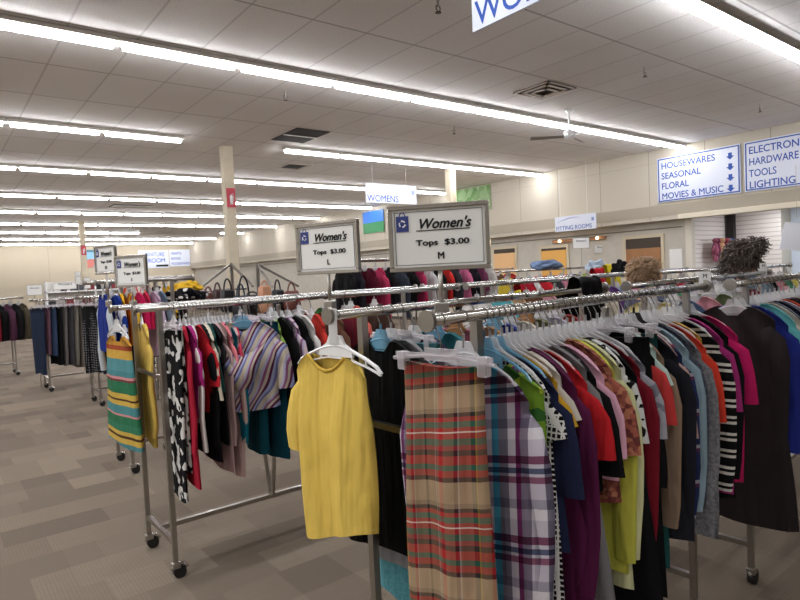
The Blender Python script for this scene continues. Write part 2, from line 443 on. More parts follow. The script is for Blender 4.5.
obj('grille_frame', box(B(), (-.3, -.3, -.015), (.3, .3, -.002)), solid('vent_metal', (178, 168, 160), .4, .5), t2)
obj('grille_panel', box(B(), (-.2, -.2, -.02), (.2, .2, -.012)), solid('hole_dark', (46, 40, 38), .9), t2)
bm = B()
for k in range(5): box(bm, (-.55, -.28 + k * .13, -.03), (.55, -.25 + k * .13, -.02))
o = obj('grille_bars', bm, hous, t)
SPR = [((3.71, 4.0), 'at the top edge of the picture'), ((3.77, 7.0), 'left of the missing ceiling tile'), ((7.15, 4.02), 'right of the square air vent'), ((10.57, 4.03), 'above the blue and white department signs'), ((7.1, 7.4), 'between the second and third light rows')]
for (x, y), w in SPR:
    t = thing('fire_sprinkler', 'small dark fire sprinkler head hanging from the ceiling ' + w, 'sprinkler', (x, y, ZC), 0, 'sprinkler heads')
    obj('pipe', cyl(B(), (0, 0, 0), (0, 0, -.07), .012, 8), chrome_dull, t)
    bm = B(); tube(bm, [(-.02, 0, -.06), (-.025, 0, -.09), (0, 0, -.12), (.025, 0, -.09), (.02, 0, -.06)], .005, 5); cyl(bm, (0, 0, -.118), (0, 0, -.124), .028, 10)
    obj('deflector', bm, solid('sprinkler_metal', (80, 74, 70), .4, .8), t)
# ceiling fan
t = thing('ceiling_fan', 'white three-bladed ceiling fan hanging near the right end of the second light row', 'ceiling fan', (8.02, 5.78, ZC))
obj('downrod', cyl(B(), (0, 0, 0), (0, 0, -.36), .014, 8), white_plastic, t)
bm = B(); tube(bm, [(0, 0, 0), (0, 0, -.05)], [.06, .03], 12); obj('canopy', bm, white_plastic, t, True)
bm = B(); tube(bm, [(0, 0, -.3), (0, 0, -.33), (0, 0, -.42), (0, 0, -.45)], [.03, .085, .085, .04], 14); obj('motor', bm, white_plastic, t, True)
for k in range(3):
    bm = B(); a = math.radians(138 + 120 * k)
    pts = [(.08, -.04), (.60, -.055), (.60, .035), (.08, .025)]
    ca, sa = math.cos(a), math.sin(a)
    lo = [bm.verts.new((x * ca - y * sa, x * sa + y * ca, -.40 + y * .35)) for x, y in pts]
    hi = [bm.verts.new((x * ca - y * sa, x * sa + y * ca, -.392 + y * .35)) for x, y in pts]
    bm.faces.new(lo[::-1]); bm.faces.new(hi)
    for q in range(4): bm.faces.new((lo[q], lo[(q + 1) % 4], hi[(q + 1) % 4], hi[q]))
    obj('blade', bm, solid('fan_blade', (150, 144, 138), .5), t)
# columns with red extinguisher signs
col_m = solid('column_paint', (219, 207, 182), .7, var=.3)
red_m = solid('red_sign', (200, 62, 78), .5)
for i, (x, y, sgn) in enumerate([(4.36, 10.4, 1), (9.75, 10.35, 0), (4.5, 24.0, 1)]):
    struct('trim_%d' % (6 + i), box(B(), (x - .09, y - .09, 0), (x + .09, y + .09, ZC), .008), col_m)
    if sgn:
        t = thing('extinguisher_sign', 'red fire extinguisher sign on the ' + ('tall beige column behind the left rack' if i == 0 else 'distant column at far left'), 'sign', (x, y - .093, 3.08 if i == 0 else 2.95))
        obj('panel', box(B(), (-.08, -.012, -.17), (.08, 0, .17)), red_m, t)
        bm = B(); tube(bm, [(0, -.014, -.12), (0, -.014, .02), (0, -.014, .05)], [.028, .028, .012], 10); tube(bm, [(0, -.014, .05), (.03, -.014, .08), (.045, -.014, .02), (.045, -.014, -.06)], .006, 5)
        obj('extinguisher_symbol', bm, white_plastic, t, True)

# ------------------------------------------------------------------ signs
def logo(parent, cx, cz, h):
    w = h * .82
    lg = obj('bag_logo', box(B(), (cx - w / 2, -.0045, cz - h / 2), (cx + w / 2, -.0025, cz + h / 2)), navy_logo, parent)
    bm = B(); tube(bm, [(cx + math.cos(a) * w * .22, -.0035, cz + h / 2 + math.sin(a) * h * .24) for a in [PI * k / 8 for k in range(9)]], h * .035, 5)
    obj('bag_handle', bm, navy_logo, parent)
    bm = B()
    for q in range(3):
        a0 = 2 * PI * q / 3 + .5
        tube(bm, [(cx + math.cos(a) * w * .24, -.005, cz + math.sin(a) * w * .24) for a in [a0 + 1.5 * k / 6 for k in range(7)]], [h * .05] * 5 + [h * .09, h * .01], 5)
    obj('logo_arrows', bm, white_plastic, parent)
def sign_holder(label, loc, yaw, pole_z, size, W=.29, H=.19, price='Tops  $3.00', frame_mat=None):
    t = thing('sign_holder', label, 'sign', (loc[0], loc[1], pole_z), yaw, 'price signs standing on the racks')
    z0 = loc[2] - pole_z
    obj('pole', cyl(B(), (0, 0, 0), (0, 0, z0 - H / 2 + .01), .0065, 10), chrome_dull, t, True)
    obj('clamp', box(B(), (-.02, -.014, -.03), (.02, .014, .012), .004), chrome_dull, t)
    bm = B(); fwid = .013
    for a, c in (((-W / 2, -.009, -H / 2), (W / 2, .009, -H / 2 + fwid)), ((-W / 2, -.009, H / 2 - fwid), (W / 2, .009, H / 2)), ((-W / 2, -.009, -H / 2 + fwid), (-W / 2 + fwid, .009, H / 2 - fwid)), ((W / 2 - fwid, -.009, -H / 2 + fwid), (W / 2, .009, H / 2 - fwid))): box(bm, a, c, .002)
    f = obj('frame', bm, frame_mat or chrome, t); f.location.z = z0
    w, h = W - 2 * fwid, H - 2 * fwid
    c = obj('card', box(B(), (-w / 2, -.002, -h / 2), (w / 2, .002, h / 2)), paper, t); c.location.z = z0
    bm = B(); e = .006; q = .0011
    for a, d in (((-w / 2 + e, -.004, -h / 2 + e), (w / 2 - e, -.0022, -h / 2 + e + q)), ((-w / 2 + e, -.004, h / 2 - e - q), (w / 2 - e, -.0022, h / 2 - e)), ((-w / 2 + e, -.004, -h / 2 + e), (-w / 2 + e + q, -.0022, h / 2 - e)), ((w / 2 - e - q, -.004, -h / 2 + e), (w / 2 - e, -.0022, h / 2 - e))): box(bm, a, d)
    obj('border_line', bm, ink, c)
    logo(c, -w * .39, h * .26, h * .27)
    text("Women's", w * .56, ink, c, (w * .06, -.003, h * .16), bold=.028, shear=.32, height=h * .19)
    obj('underline', box(B(), (-w * .24, -.004, h * .12), (w * .34, -.0022, h * .135)), ink, c)
    text(price, w * .58, ink, c, (w * .04, -.003, -h * .13), bold=.03, height=h * .135)
    text(size, None, ink, c, (w * .02, -.003, -h * .37), bold=.03, height=h * .12)
    return t
sign_holder('framed Women\'s Tops price sign with size M on the front middle rack', (1.155, 1.285, 1.697), -.88, 1.50, 'M')
sign_holder('framed Women\'s Tops price sign with size L left of the M sign', (1.166, 1.91, 1.705), -1.232, 1.50, 'L')
sign_holder('framed price sign in front, at the left end of the second-row left rack', (.97, 3.838, 1.69), -1.182, 1.50, 'S')
sign_holder('framed price sign turned sideways, behind the one at the left rack end', (.935, 4.30, 1.78), -1.35, 1.50, 'XS')
signblue = solid('sign_board_white', (226, 232, 246), .3)
def board(name, label, loc, yaw, W, H, grp='department signs'):
    t = thing(name, label, 'sign', loc, yaw, grp)
    c = obj('board', box(B(), (-W / 2, -.01, -H / 2), (W / 2, .01, H / 2)), signblue, t)
    return t, c
# directory signs on the right wall (board faces -x: local -Y must point to -X => yaw = -90 deg)
def border(c, W, H, e=.02, q=.022, mat=None):
    bm = B()
    for a, d in (((-W / 2 + e, -.016, -H / 2 + e), (W / 2 - e, -.0105, -H / 2 + e + q)), ((-W / 2 + e, -.016, H / 2 - e - q), (W / 2 - e, -.0105, H / 2 - e)), ((-W / 2 + e, -.016, -H / 2 + e), (-W / 2 + e + q, -.0105, H / 2 - e)), ((W / 2 - e - q, -.016, -H / 2 + e), (W / 2 - e, -.0105, H / 2 - e))): box(bm, a, d)
    obj('border_line', bm, mat or blue_ink, c)
def arrow(bm, x, z, s, d=(0, -1)):
    for pts in ([(-.28, .5), (.28, .5), (.28, 0), (-.28, 0)], [(-.6, 0), (.6, 0), (0, -.55)]):
        pp = []
        for px, pz in pts:
            if d == (1, 0): px, pz = -pz, px
            pp.append((x + px * s, -.013, z + pz * s))
        quad(bm, pp)
t, c = board('directory_sign', 'blue lettered wall sign reading HOUSEWARES, SEASONAL, FLORAL, MOVIES & MUSIC', (XR - .02, 6.03, 3.325), -PI / 2, 1.70, .95)
border(c, 1.7, .95)
for k, (s_, w_) in enumerate((('HOUSEWARES', 1.12), ('SEASONAL', .84), ('FLORAL', .58), ('MOVIES & MUSIC', 1.27))):
    text(s_, w_, blue_ink, c, (-.76, -.0105, .235 - .215 * k), align='LEFT', bold=.014, height=.135)
bm = B()
for k in range(4): arrow(bm, .66, .27 - .21 * k, .13)
obj('arrows', bm, blue_ink, c)
t, c = board('directory_sign', 'blue lettered wall sign reading ELECTRONICS, HARDWARE, TOOLS, LIGHTING at the right edge', (XR - .02, 4.26, 3.325), -PI / 2, 1.70, .95)
border(c, 1.7, .95)
for k, (s_, w_) in enumerate((('ELECTRONICS', 1.1), ('HARDWARE', .84), ('TOOLS', .48), ('LIGHTING', .78))):
    text(s_, w_, blue_ink, c, (-.77, -.0105, .24 - .22 * k), align='LEFT', bold=.014, height=.14)
bm = B()
for k in range(4): arrow(bm, .66, .27 - .21 * k, .13)
obj('arrows', bm, blue_ink, c)
# hanging signs
def hang_sign(label, loc, yaw, W, H, word, tw, th, wires=True):
    t, c = board('hanging_sign', label, loc, yaw, W, H, 'hanging department signs')
    text(word, tw, blue_ink, c, (-W * .5 + .03, -.0105, -H / 2 + .03), align='LEFT', bold=.006, height=th)
    obj('corner_swoosh', tube(B(), [(-W * .45 + W * .6 * k / 9, -.011, H * .1 + H * .28 * math.sin(k / 9 * 2.2)) for k in range(10)], [.004 + .012 * math.sin(PI * k / 9) for k in range(10)], 5), solid('pale_violet_ink', (190, 196, 226), .6), c)
    obj('bag_logo', box(B(), (W * .40, -.014, H * .02), (W * .46, -.0105, H * .24)), solid('pale_blue_ink', (140, 158, 206), .6), c)
    if wires:
        bm = B()
        for s_ in (-.36, .3): cyl(bm, (W * s_, 0, H / 2), (W * s_, 0, ZC - loc[2]), .004, 5)
        obj('hanging_wires', bm, white_plastic, t)
hang_sign('large white WOMENS sign hanging close overhead at the top of the picture', (3.12, 2.41, 3.48), -PI / 2, 1.2, .46, 'WOMENS', 1.02, .17)
hang_sign('small distant white WOMENS sign hanging above the M price sign', (8.35, 10.8, 3.38), 0.0, 1.42, .42, 'WOMENS', .86, .15)
hang_sign('white FITTING ROOMS sign hanging before the right wall', (12.25, 8.76, 2.60), -PI / 2, 1.15, .36, 'FITTING ROOMS', 1.0, .10)
# green and blue banner on the right wall, green poster behind the M sign
t = thing('wall_banner', 'small square banner, blue above and green below, high on the right wall', 'banner', (XR - .03, 17.45, 3.44), -PI / 2)
obj('blue_half', box(B(), (-.62, -.02, 0), (.62, .0, .40)), solid('banner_blue', (22, 110, 214), .5), t)
obj('green_half', box(B(), (-.62, -.02, -.36), (.62, .0, 0)), solid('banner_green', (30, 130, 70), .5), t)
t = thing('wall_poster', 'pale green poster half hidden behind the M price sign', 'poster', (XR - .02, 12.6, 3.62), -PI / 2)
obj('print', box(B(), (-.8, -.01, -.35), (.8, 0, .35)), fabric((150, 186, 132), 'floral', ((170, 200, 150), (130, 170, 110), (196, 210, 170)), .2), t)
# back wall signs
t, c = board('directory_sign', 'white sign on the back wall with blue FURNITURE ROOM lettering', (10.55, YB - .02, 3.10), 0, 1.7, 1.05)
text('FURNITURE', 1.3, blue_ink, c, (-.05, -.0105, .16), bold=.01, height=.24); text('ROOM', .95, blue_ink, c, (.15, -.0105, -.2), bold=.014, height=.26)
bm = B(); box(bm, (.1, -.013, -.45), (.8, -.0105, -.33)); obj('arrow_bar', bm, ink, c)
t, c = board('directory_sign', 'white three-line directory sign with small arrows at right end of the back wall', (12.25, YB - .02, 3.14), 0, 1.6, 1.0)
for k, s_ in enumerate(('CRAFTS', 'BOOKS', 'HOUSEWARES')): text(s_, (.6, .55, 1.1)[k], blue_ink, c, (-.72, -.0105, .2 - .3 * k), align='LEFT', bold=.01, height=.15)
bm = B()
for k in range(3): arrow(bm, .62, .27 - .3 * k, .16, (1, 0))
obj('arrows', bm, ink, c)
t = thing('wall_poster', 'blue and red picture poster on the back wall beside the distant column', 'poster', (7.35, YB - .02, 3.2), 0)
obj('print', box(B(), (-.5, -.01, -.48), (.5, 0, .48)), fabric((150, 196, 220), 'blot', ((214, 132, 122),), .15), t)
obj('top_band', box(B(), (-.5, -.014, .36), (.5, -.0105, .48)), solid('teal_band', (60, 120, 140), .6), t)

# ------------------------------------------------------------------ garment racks
ROT = math.radians
def make_rack(label, ox, oy, ang, L, H=1.49, W=.5, inset=(.19, .19), far_in=0.0, brace=None):
    t = thing('garment_rack', label, 'garment rack', (ox, oy, 0), ang, 'chrome rolling garment racks')
    rz = H - .016
    for v in (0, W):
        x0 = far_in if v else 0
        r = obj('rail', cyl(B(), (x0, v, rz), (L, v, rz), .016, 14), chrome, t, True)
        for x in (x0, L): obj('end_cap', cyl(B(), (x - .006, v, rz), (x + .006, v, rz), .029, 16), chrome_dull, r)
    for x in (inset[0], L - inset[1]):
        for v in (0, W):
            obj('post', sqbar(B(), (x, v, .085), (x, v, rz - .012), .026), chrome_dull, t)
            c = obj('caster', B() if False else box(B(), (x - .022, v - .02, .055), (x + .022, v + .02, .088), .006), chrome_dull, t)
            bm = B(); cyl(bm, (x + .018, v - .016, .034), (x + .018, v + .016, .034), .034, 14)
            obj('wheel', bm, black_rubber, c)
            bm = B(); tube(bm, [(x + .018 + .04 * math.cos(a), v, .036 + .04 * math.sin(a)) for a in [.3 + PI * k / 8 * .8 for k in range(9)]], .012, 6)
            obj('wheel_hood', bm, chrome, c, True)
        obj('lower_crossbar', sqbar(B(), (x, .013, .2), (x, W - .013, .2), .024), chrome_dull, t)
        obj('middle_crossbar', sqbar(B(), (x, .013, 1.1), (x, W - .013, 1.1), .02), chrome_dull, t)
    obj('base_bar', sqbar(B(), (inset[0], W / 2, .205), (L - inset[1], W / 2, .205), .026), chrome_dull, t)
    xm = brace or L / 2
    for s in (-1, 1): obj('brace', sqbar(B(), (xm, W / 2 + s * .02, .215), (xm, W / 2 + s * (W / 2), rz - .03), .02), chrome_dull, t)
    t['_'] = 0
    del t['_']
    return dict(o=(ox, oy), a=ang, L=L, H=H, W=W, n=label)
def rpos(R, t, v=0, z=0):
    c, s = math.cos(R['a']), math.sin(R['a'])
    return (R['o'][0] + t * c - v * s, R['o'][1] + t * s + v * c, R['H'] + z)

# ---- hangers
def hook_pts(rail_r=.016):
    r = rail_r + .003; zc = -rail_r
    pts = [(0, -r * math.cos(a), zc + r * math.sin(a)) for a in [ROT(-35) + ROT(215) * k / 9 for k in range(10)]]
    pts += [(0, r * .9, zc - .016), (0, .004, zc - .042), (0, 0, zc - .06), (0, 0, -.105)]
    return pts
hk = B(); tube(hk, hook_pts(), .0019, 5)
HOOK = D.meshes.new('hook'); hk.to_mesh(HOOK); hk.free(); HOOK.materials.append(wire)
HOOK.polygons.foreach_set('use_smooth', [True] * len(HOOK.polygons))
def top_hanger_bm():
    bm = B()
    for s in (-1, 1):
        up = [(0, s * x, z) for x, z in ((0, -.114), (.03, -.118), (.06, -.128), (.11, -.150), (.145, -.170), (.162, -.190))]
        lo = [(0, s * x, z) for x, z in ((0, -.155), (.03, -.155), (.06, -.160), (.11, -.174), (.145, -.188), (.160, -.196))]
        tube(bm, up, [.0055, .0055, .005, .005, .005, .004], 5); tube(bm, lo, .0032, 4)
        for k in (1, 2, 3): tube(bm, [up[k], lo[k]], .0025, 4)
    pl = [(-.022, -.082), (.022, -.082), (.034, -.108), (.064, -.128), (.064, -.150), (-.064, -.150), (-.064, -.128), (-.034, -.108)]
    fa_ = [bm.verts.new((-.003, y, z)) for y, z in pl]; fb_ = [bm.verts.new((.003, y, z)) for y, z in pl]
    bm.faces.new(fa_); bm.faces.new(fb_[::-1])
    for k in range(8): bm.faces.new((fa_[k], fb_[k], fb_[(k + 1) % 8], fa_[(k + 1) % 8])); tube(bm, [(0, 0, -.062), (0, 0, -.10)], .0045, 6)
    return bm
def clip_hanger_bm(w=.17):
    bm = B()
    tube(bm, [(0, -w, -.125), (0, -.05, -.112), (0, .05, -.112), (0, w, -.125)], .006, 6)
    box(bm, (-.003, -w * .95, -.118), (.003, w * .95, -.106)); box(bm, (-.0035, -.055, -.125), (.0035, .055, -.092))
    return bm
def mesh_of(name, bm, mat):
    me = D.meshes.new(name); bmesh.ops.recalc_face_normals(bm, faces=bm.faces); bm.to_mesh(me); bm.free()
    if mat: me.materials.append(mat)
    return me
TOPH = mesh_of('hanger_body', top_hanger_bm(), None); CLIPH = mesh_of('hanger_bar', clip_hanger_bm(), None)
CLIPS = mesh_of('clip', box(B(), (-.012, -.014, -.155), (.012, .014, -.105), .003), None)
WHITEH = white_plastic
HMAT = {'clear': (TOPH, CLEAR), 'white': (TOPH, white_plastic), 'blue': (TOPH, CLEAR_B), 'black': (TOPH, black_rubber), 'brown': (TOPH, solid('wood_hanger', (150, 104, 60), .5))}
TOPS = {}
for k, (me, mt) in HMAT.items():
    q = me.copy(); q.materials.append(mt); q.name = 'hanger_body'; TOPS[k] = q
CLEAR_C = clear_plastic('clear_clip_plastic', (232, 226, 230), .2)
CLIPH.materials.append(CLEAR_C); CLIPS.materials.append(CLEAR_C)
def hanger(pos, rotz, label, kind='clear', clip=False, group='hangers on the rails'):
    o = D.objects.new('clothes_hanger', CLIPH if clip else TOPS[kind]); COL.objects.link(o)
    o.location = pos; o.rotation_euler = (0, 0, rotz)
    tag(o, label, 'hanger', group)
    h = D.objects.new('hook', HOOK); COL.objects.link(h); h.parent = o
    if clip:
        for s in (-.135, .135):
            c = D.objects.new('clip', CLIPS); COL.objects.link(c); c.parent = o; c.location.y = s
    return o

# ---- garment meshes; local x = along the rail, y = across, z down from the rail top
def ease(s): return s * s * (3 - 2 * s)
def body_mesh(kind, L, sw, hem, th, rnd, neck=.05, nv=15, nz=13, slant=0.0, nk=.062, fmul=1.0):
    """closed bag of cloth hanging from a hanger (or from clips)"""
    ph = rnd.uniform(0, 6.28); fr = rnd.choice((2.0, 2.6, 3.2)); fa = rnd.uniform(.25, .5) * th * fmul
    sway = rnd.uniform(-.02, .02); vs, fs = [], []
    def ztop(a, front):
        x = abs(a) * sw
        if kind == 'top':
            if x < nk:
                d = .012 if front else neck
                return -.114 - d * (1 - (x / nk) ** 2)
            return -.112 - .045 * ((x - nk) / (.21 - nk)) - .062 * ((x - nk) / (.21 - nk)) ** 2.4
        if kind == 'strap':       # sleeveless with straps
            if x < .085: return -.21 if front else -.18
            return -.15 - .5 * max(0, x - .085)
        return -.135 - .004 * math.cos(a * 3)
    def ring(s, end=False):
        out = []
        M = 2 * (nv - 1)
        for i in range(M):
            front = i <= nv - 1
            a = -1 + 2 * i / (nv - 1) if front else 1 - 2 * (i - (nv - 1)) / (nv - 1)
            zt = ztop(a, front)
            zh = -L - (.012 * math.sin(3 * a + ph)) + slant * a
            z = zt + (zh - zt) * s
            w = sw + (hem - sw) * ease(min(1, s * 1.1))
            if kind == 'trousers': w = sw + (hem - sw) * s
            v = a * w
            t0 = .012 + (th - .012) * min(1, s * 3.0)
            prof = max(0, 1 - a ** 4) ** .5
            if kind == 'trousers' and s > .22: prof *= .18 + .82 * min(1, abs(a) * 2.2)
            fold = fa * math.sin(fr * 2 * a + ph + 1.1 * s) * min(1, s * 2.2)
            u = (t0 * prof * (1 if front else -1)) + fold * .8 + sway * a * s + .004 * math.sin(7 * a + 2 * ph) * s
            if kind != 'trousers': v += .012 * math.sin(4 * s + ph) * s * (1 if a > 0 else -1) * abs(a)
            out.append((u, v, z))
        return out
    M = 2 * (nv - 1)
    for k in range(nz): vs += ring(k / (nz - 1))
    for k in range(nz - 1):
        for i in range(M):
            j = (i + 1) % M
            fs.append((k * M + i, k * M + j, (k + 1) * M + j, (k + 1) * M + i))
    # close the shoulders (leave the neck open)
    for i in range(nv - 1):
        a = -1 + 2 * i / (nv - 1); a2 = -1 + 2 * (i + 1) / (nv - 1)
        if kind in ('top', 'strap') and min(abs(a), abs(a2)) * sw < nk - .007: continue
        A, Bq = i, i + 1; Cc = (M - i) % M; Dd = M - (i + 1)
        f = [A, Bq, Dd, Cc]; f = list(dict.fromkeys(f))
        if len(f) > 2: fs.append(tuple(f))
    return vs, fs
def sleeve_mesh(side, style, sw, th, rnd, nseg=10):
    zt = -.125 - .085 * ((sw - .075) / .135)
    j = rnd.uniform(-.012, .012)
    if style == 'short':
        q_ = rnd.uniform(.85, 1.35); path = [(.55, .05), (.80, .045), (.96, .075), (1.04, .125 * q_), (1.08, .18 * q_), (1.09, .235 * q_)]; rp = [.04, .06, .07, .072, .074, .078]
    elif style == 'cap':
        path = [(.6, .045), (.84, .045), (1.0, .075), (1.06, .115)]; rp = [.04, .055, .06, .062]
    else:
        path = [(.55, .05), (.80, .05), (.96, .085), (1.05, .16), (1.08, .27), (1.08, .39), (1.06, .49), (1.03, .57)]; rp = [.04, .06, .07, .068, .06, .054, .05, .046]
    n = len(path); vs, fs = [], []
    ctr = [Vector((0, side * p[0] * sw + j * k / n * side, zt - p[1])) for k, p in enumerate(path)]
    for k, c in enumerate(ctr):
        t = (ctr[min(k + 1, n - 1)] - ctr[max(k - 1, 0)]).normalized()
        nrm = Vector((0, -t.z, t.y))
        ru = (.010 if k == 0 else th * (.72 + .2 * k / n))
        ru *= (.6 + .4 * min(1, k / 2))
        wob = .006 * math.sin(k * 1.7 + j * 300)
        for q in range(nseg):
            a = 2 * PI * q / nseg
            rp_ = rp[k] * .72
            p = c + nrm * math.cos(a) * rp_ + Vector((1, 0, 0)) * (math.sin(a) * ru + wob)
            vs.append(tuple(p))
    for k in range(n - 1):
        for q in range(nseg):
            r = (q + 1) % nseg
            fs.append((k * nseg + q, k * nseg + r, (k + 1) * nseg + r, (k + 1) * nseg + q))
    return vs, fs
GROUPS = {}
def garment(R, t, side, name, desc, mat, sleeve=None, L=.64, sw=.2, hem=.22, th=.019, rot=0, kind='top', neck=.05, sl_mat=None, hk='clear', dz=0, where=None, cat=None, trim=None, clip=False, slant=0, grp=None, short=None, vo=0, has_hanger=True, tilt=0, nk=.062, fmul=1.0):
    rnd = random.Random(hash_(desc + name))
    v = (0 if side == 'near' else R['W']) + vo
    pos = rpos(R, t, v, 0)
    rz = R['a'] + rot
    o = obj(name, body_mesh(kind, L, sw, hem, th, rnd, neck, slant=slant, nk=nk, fmul=fmul), mat, None, True)
    o.location = (pos[0], pos[1], pos[2] + dz); o.rotation_euler = (tilt, 0, rz)
    label = desc + (' ' + where if where else '')
    tag(o, label, cat or name.replace('_', ' '), grp)
    if sleeve:
        sl = sleeve if isinstance(sleeve, tuple) else (sleeve, sleeve)
        for s, st in zip((-1, 1), sl):
            if st: obj('sleeve', sleeve_mesh(s, st, sw, th, rnd), sl_mat or mat, o, True)
    if trim:
        bm = B()
        tube(bm, [(-.013, nk * .95 * math.sin(a), -.114 - neck * math.cos(a) ** 2 - .002) for a in [-PI / 2 + PI * k / 8 for k in range(9)]], .006, 5)
        obj('neck_trim', bm, trim, o, True)
    if has_hanger:
        hanger(pos, rz, hk + ' hanger holding the ' + (short or desc), hk, clip or kind in ('skirt', 'trousers'))
    return o
def hash_(s):
    h = 5381
    for ch in s: h = (h * 33 + ord(ch)) & 0xffffffff
    return h
exec_parts = []
# ------------------------------------------------------------------ racks
R1 = make_rack('chrome rolling rack nearest the camera, with the yellow tee and plaid skirt at its end', 1.0, 1.17, ROT(4.5), 1.80, inset=(.19, .21), far_in=.05)
R2 = make_rack('chrome rolling rack at right, with the hot pink tee and black jacket at its end', 2.885, 1.24, ROT(4), 2.2)
R3 = make_rack('chrome rolling rack at left, with the striped wrap top in its row of clothes', .84, 3.33, 0, 2.32, inset=(.13, .13), brace=.83)
R4 = make_rack('chrome rack behind the front middle rack, right of the left rack', 3.28, 3.36, ROT(2), 2.3)
R5 = make_rack('chrome rack standing behind the blonde shopper', 5.75, 3.46, ROT(1), 2.3)
R6 = make_rack('short bright chrome rack of blue, golden and pink tops behind the left rack', 1.10, 5.45, 0, .80, H=1.66)
R7 = make_rack('taller chrome rack of dark tops seen between the L and M signs', 3.9, 6.2, 0, 2.6, H=1.80)
R8 = make_rack('tall chrome rack with the orange and the polka dot tops behind the left rack', 1.72, 7.4, 0, .85, H=1.70)
R9 = make_rack('chrome rack of dark trousers nearest the striped dress', 1.62, 8.88, 0, 2.3, inset=(.13, .13))
R10 = make_rack('far left chrome rack of grey and navy trousers', 1.3, 10.85, 0, 2.3, inset=(.13, .13), H=1.46)
R11 = make_rack('distant chrome rack of black and red clothes at the left edge', -.75, 13.6, 0, 2.2)
R12 = make_rack('chrome rack in the middle distance, right of the tall racks', 6.9, 6.3, 0, 2.4, H=1.56)
R13 = make_rack('chrome rack in the distance before the fitting rooms', 7.2, 8.6, 0, 2.6, H=1.6)
R14 = make_rack('chrome rack behind the dark haired shopper', 5.9, 2.75 , ROT(2), 2.3)

P = lambda c, *a, **k: fabric(c, *a, **k)
# ---- nearest rack: pieces hung facing the camera at the rail ends
PLAID_S = fabric((170, 60, 60), 'plaid', (
    [(0, (176, 150, 120)), (.05, (226, 216, 206)), (.065, (176, 150, 120)), (.2, (60, 80, 70)), (.23, (186, 160, 130)), (.36, (226, 216, 206)), (.375, (190, 60, 58)), (.41, (176, 150, 120)), (.52, (224, 196, 90)), (.54, (60, 84, 72)), (.60, (176, 140, 116)), (.74, (226, 216, 206)), (.755, (90, 50, 52)), (.80, (176, 150, 120)), (.93, (200, 70, 66))],
    [(0, (170, 36, 40)), (.09, (40, 92, 76)), (.15, (166, 36, 40)), (.22, (52, 30, 36)), (.27, (176, 150, 120)), (.50, (150, 128, 104)), (.55, (48, 32, 38)), (.59, (166, 34, 40)), (.64, (48, 96, 80)), (.70, (166, 34, 40)), (.745, (226, 210, 200)), (.76, (166, 34, 40)), (.82, (44, 90, 74)), (.89, (150, 40, 48)), (.94, (52, 30, 36))], .74, 'MIX'), 4.1)
garment(R1, .045, 'near', 'skirt', 'long red, green and tan plaid wool skirt clipped at the end of the nearest rack', PLAID_S, L=.98, sw=.135, hem=.15, th=.028, kind='skirt', rot=ROT(4), fmul=1.6, slant=.03, short='long plaid wool skirt')
YEL = fabric((240, 206, 100))
yt = garment(R1, .075, 'far', 'tee_shirt', 'plain yellow short-sleeved tee facing out on a white hanger at the front rack end', YEL, (None, 'short'), L=.715, sw=.185, hem=.222, th=.034, rot=ROT(2), hk='white', short='yellow tee facing out', trim=fabric((230, 190, 84)), dz=-.035, slant=-.05, neck=.05, vo=.045, has_hanger=False, nk=.10, fmul=1.5)
hanger(rpos(R1, .075, R1['W']), R1['a'] + ROT(2), 'white hanger holding the yellow tee facing out at the front rack end', 'white').scale = (1.6, 1.32, 1.0)
# size card on the white hanger
t_ = thing('size_marker', 'white plastic size marker on the hook above the yellow tee', 'size marker', rpos(R1, .06, .49), R1['a'] - .7)
obj('marker_plate', box(B(), (-.014, -.006, -.11), (.014, -.002, .008), .003), white_plastic, t_)

WG = fabric((228, 224, 232), 'plaid', (
    [(0, (150, 140, 156)), (.12, (130, 60, 112)), (.19, (236, 232, 238)), (.30, (140, 138, 152)), (.44, (84, 176, 204)), (.54, (236, 232, 240)), (.70, (130, 126, 142)), (.80, (240, 236, 240))],
    [(0, (216, 213, 222)), (.20, (136, 86, 112)), (.30, (216, 213, 222)), (.35, (96, 104, 130)), (.42, (216, 213, 222)), (.46, (150, 100, 124)), (.54, (214, 210, 220)), (.74, (176, 172, 186)), (.86, (240, 238, 242))], 1.0, 'MULTIPLY'), 4.9)
FLO = fabric((168, 196, 60), 'floral', ((60, 110, 50), (190, 206, 70), (160, 60, 150), (24, 30, 24), (120, 160, 50)), .7)
NET = fabric((14, 14, 16), 'net', ((226, 224, 220),), 1.5)
RUST = fabric((150, 86, 74), 'floral', ((176, 100, 84), (120, 64, 60), (196, 130, 100)), 3.2)
CAMO = fabric((172, 172, 182), 'blot', ((128, 130, 142),), 1.2)
BWF = fabric((226, 226, 224), 'blot', ((28, 28, 30),), 2.2)
HG = fabric((142, 142, 146), 'heather', ((112, 112, 118),))
SLATE = fabric((88, 92, 104), 'heather', ((66, 70, 84),))
NAVPL = fabric((44, 52, 92), 'plaid', ([(0, (40, 48, 88)), (.3, (220, 214, 220)), (.36, (40, 48, 88)), (.6, (150, 60, 84)), (.7, (40, 48, 88))], [(0, (40, 48, 88)), (.4, (220, 214, 220)), (.5, (120, 50, 80)), (.6, (44, 54, 96))]), 8)
BWS = fabric((20, 20, 22), 'hstripe', ((20, 20, 22), (20, 20, 22), (20, 20, 22), (226, 222, 214), (20, 20, 22), (226, 222, 214)), 15)
YST = fabric((214, 166, 84), 'hstripe', ((220, 176, 90), (198, 150, 76)), 40)
BK = (20, 19, 22)
ON1 = "on the nearest rack's front rail"
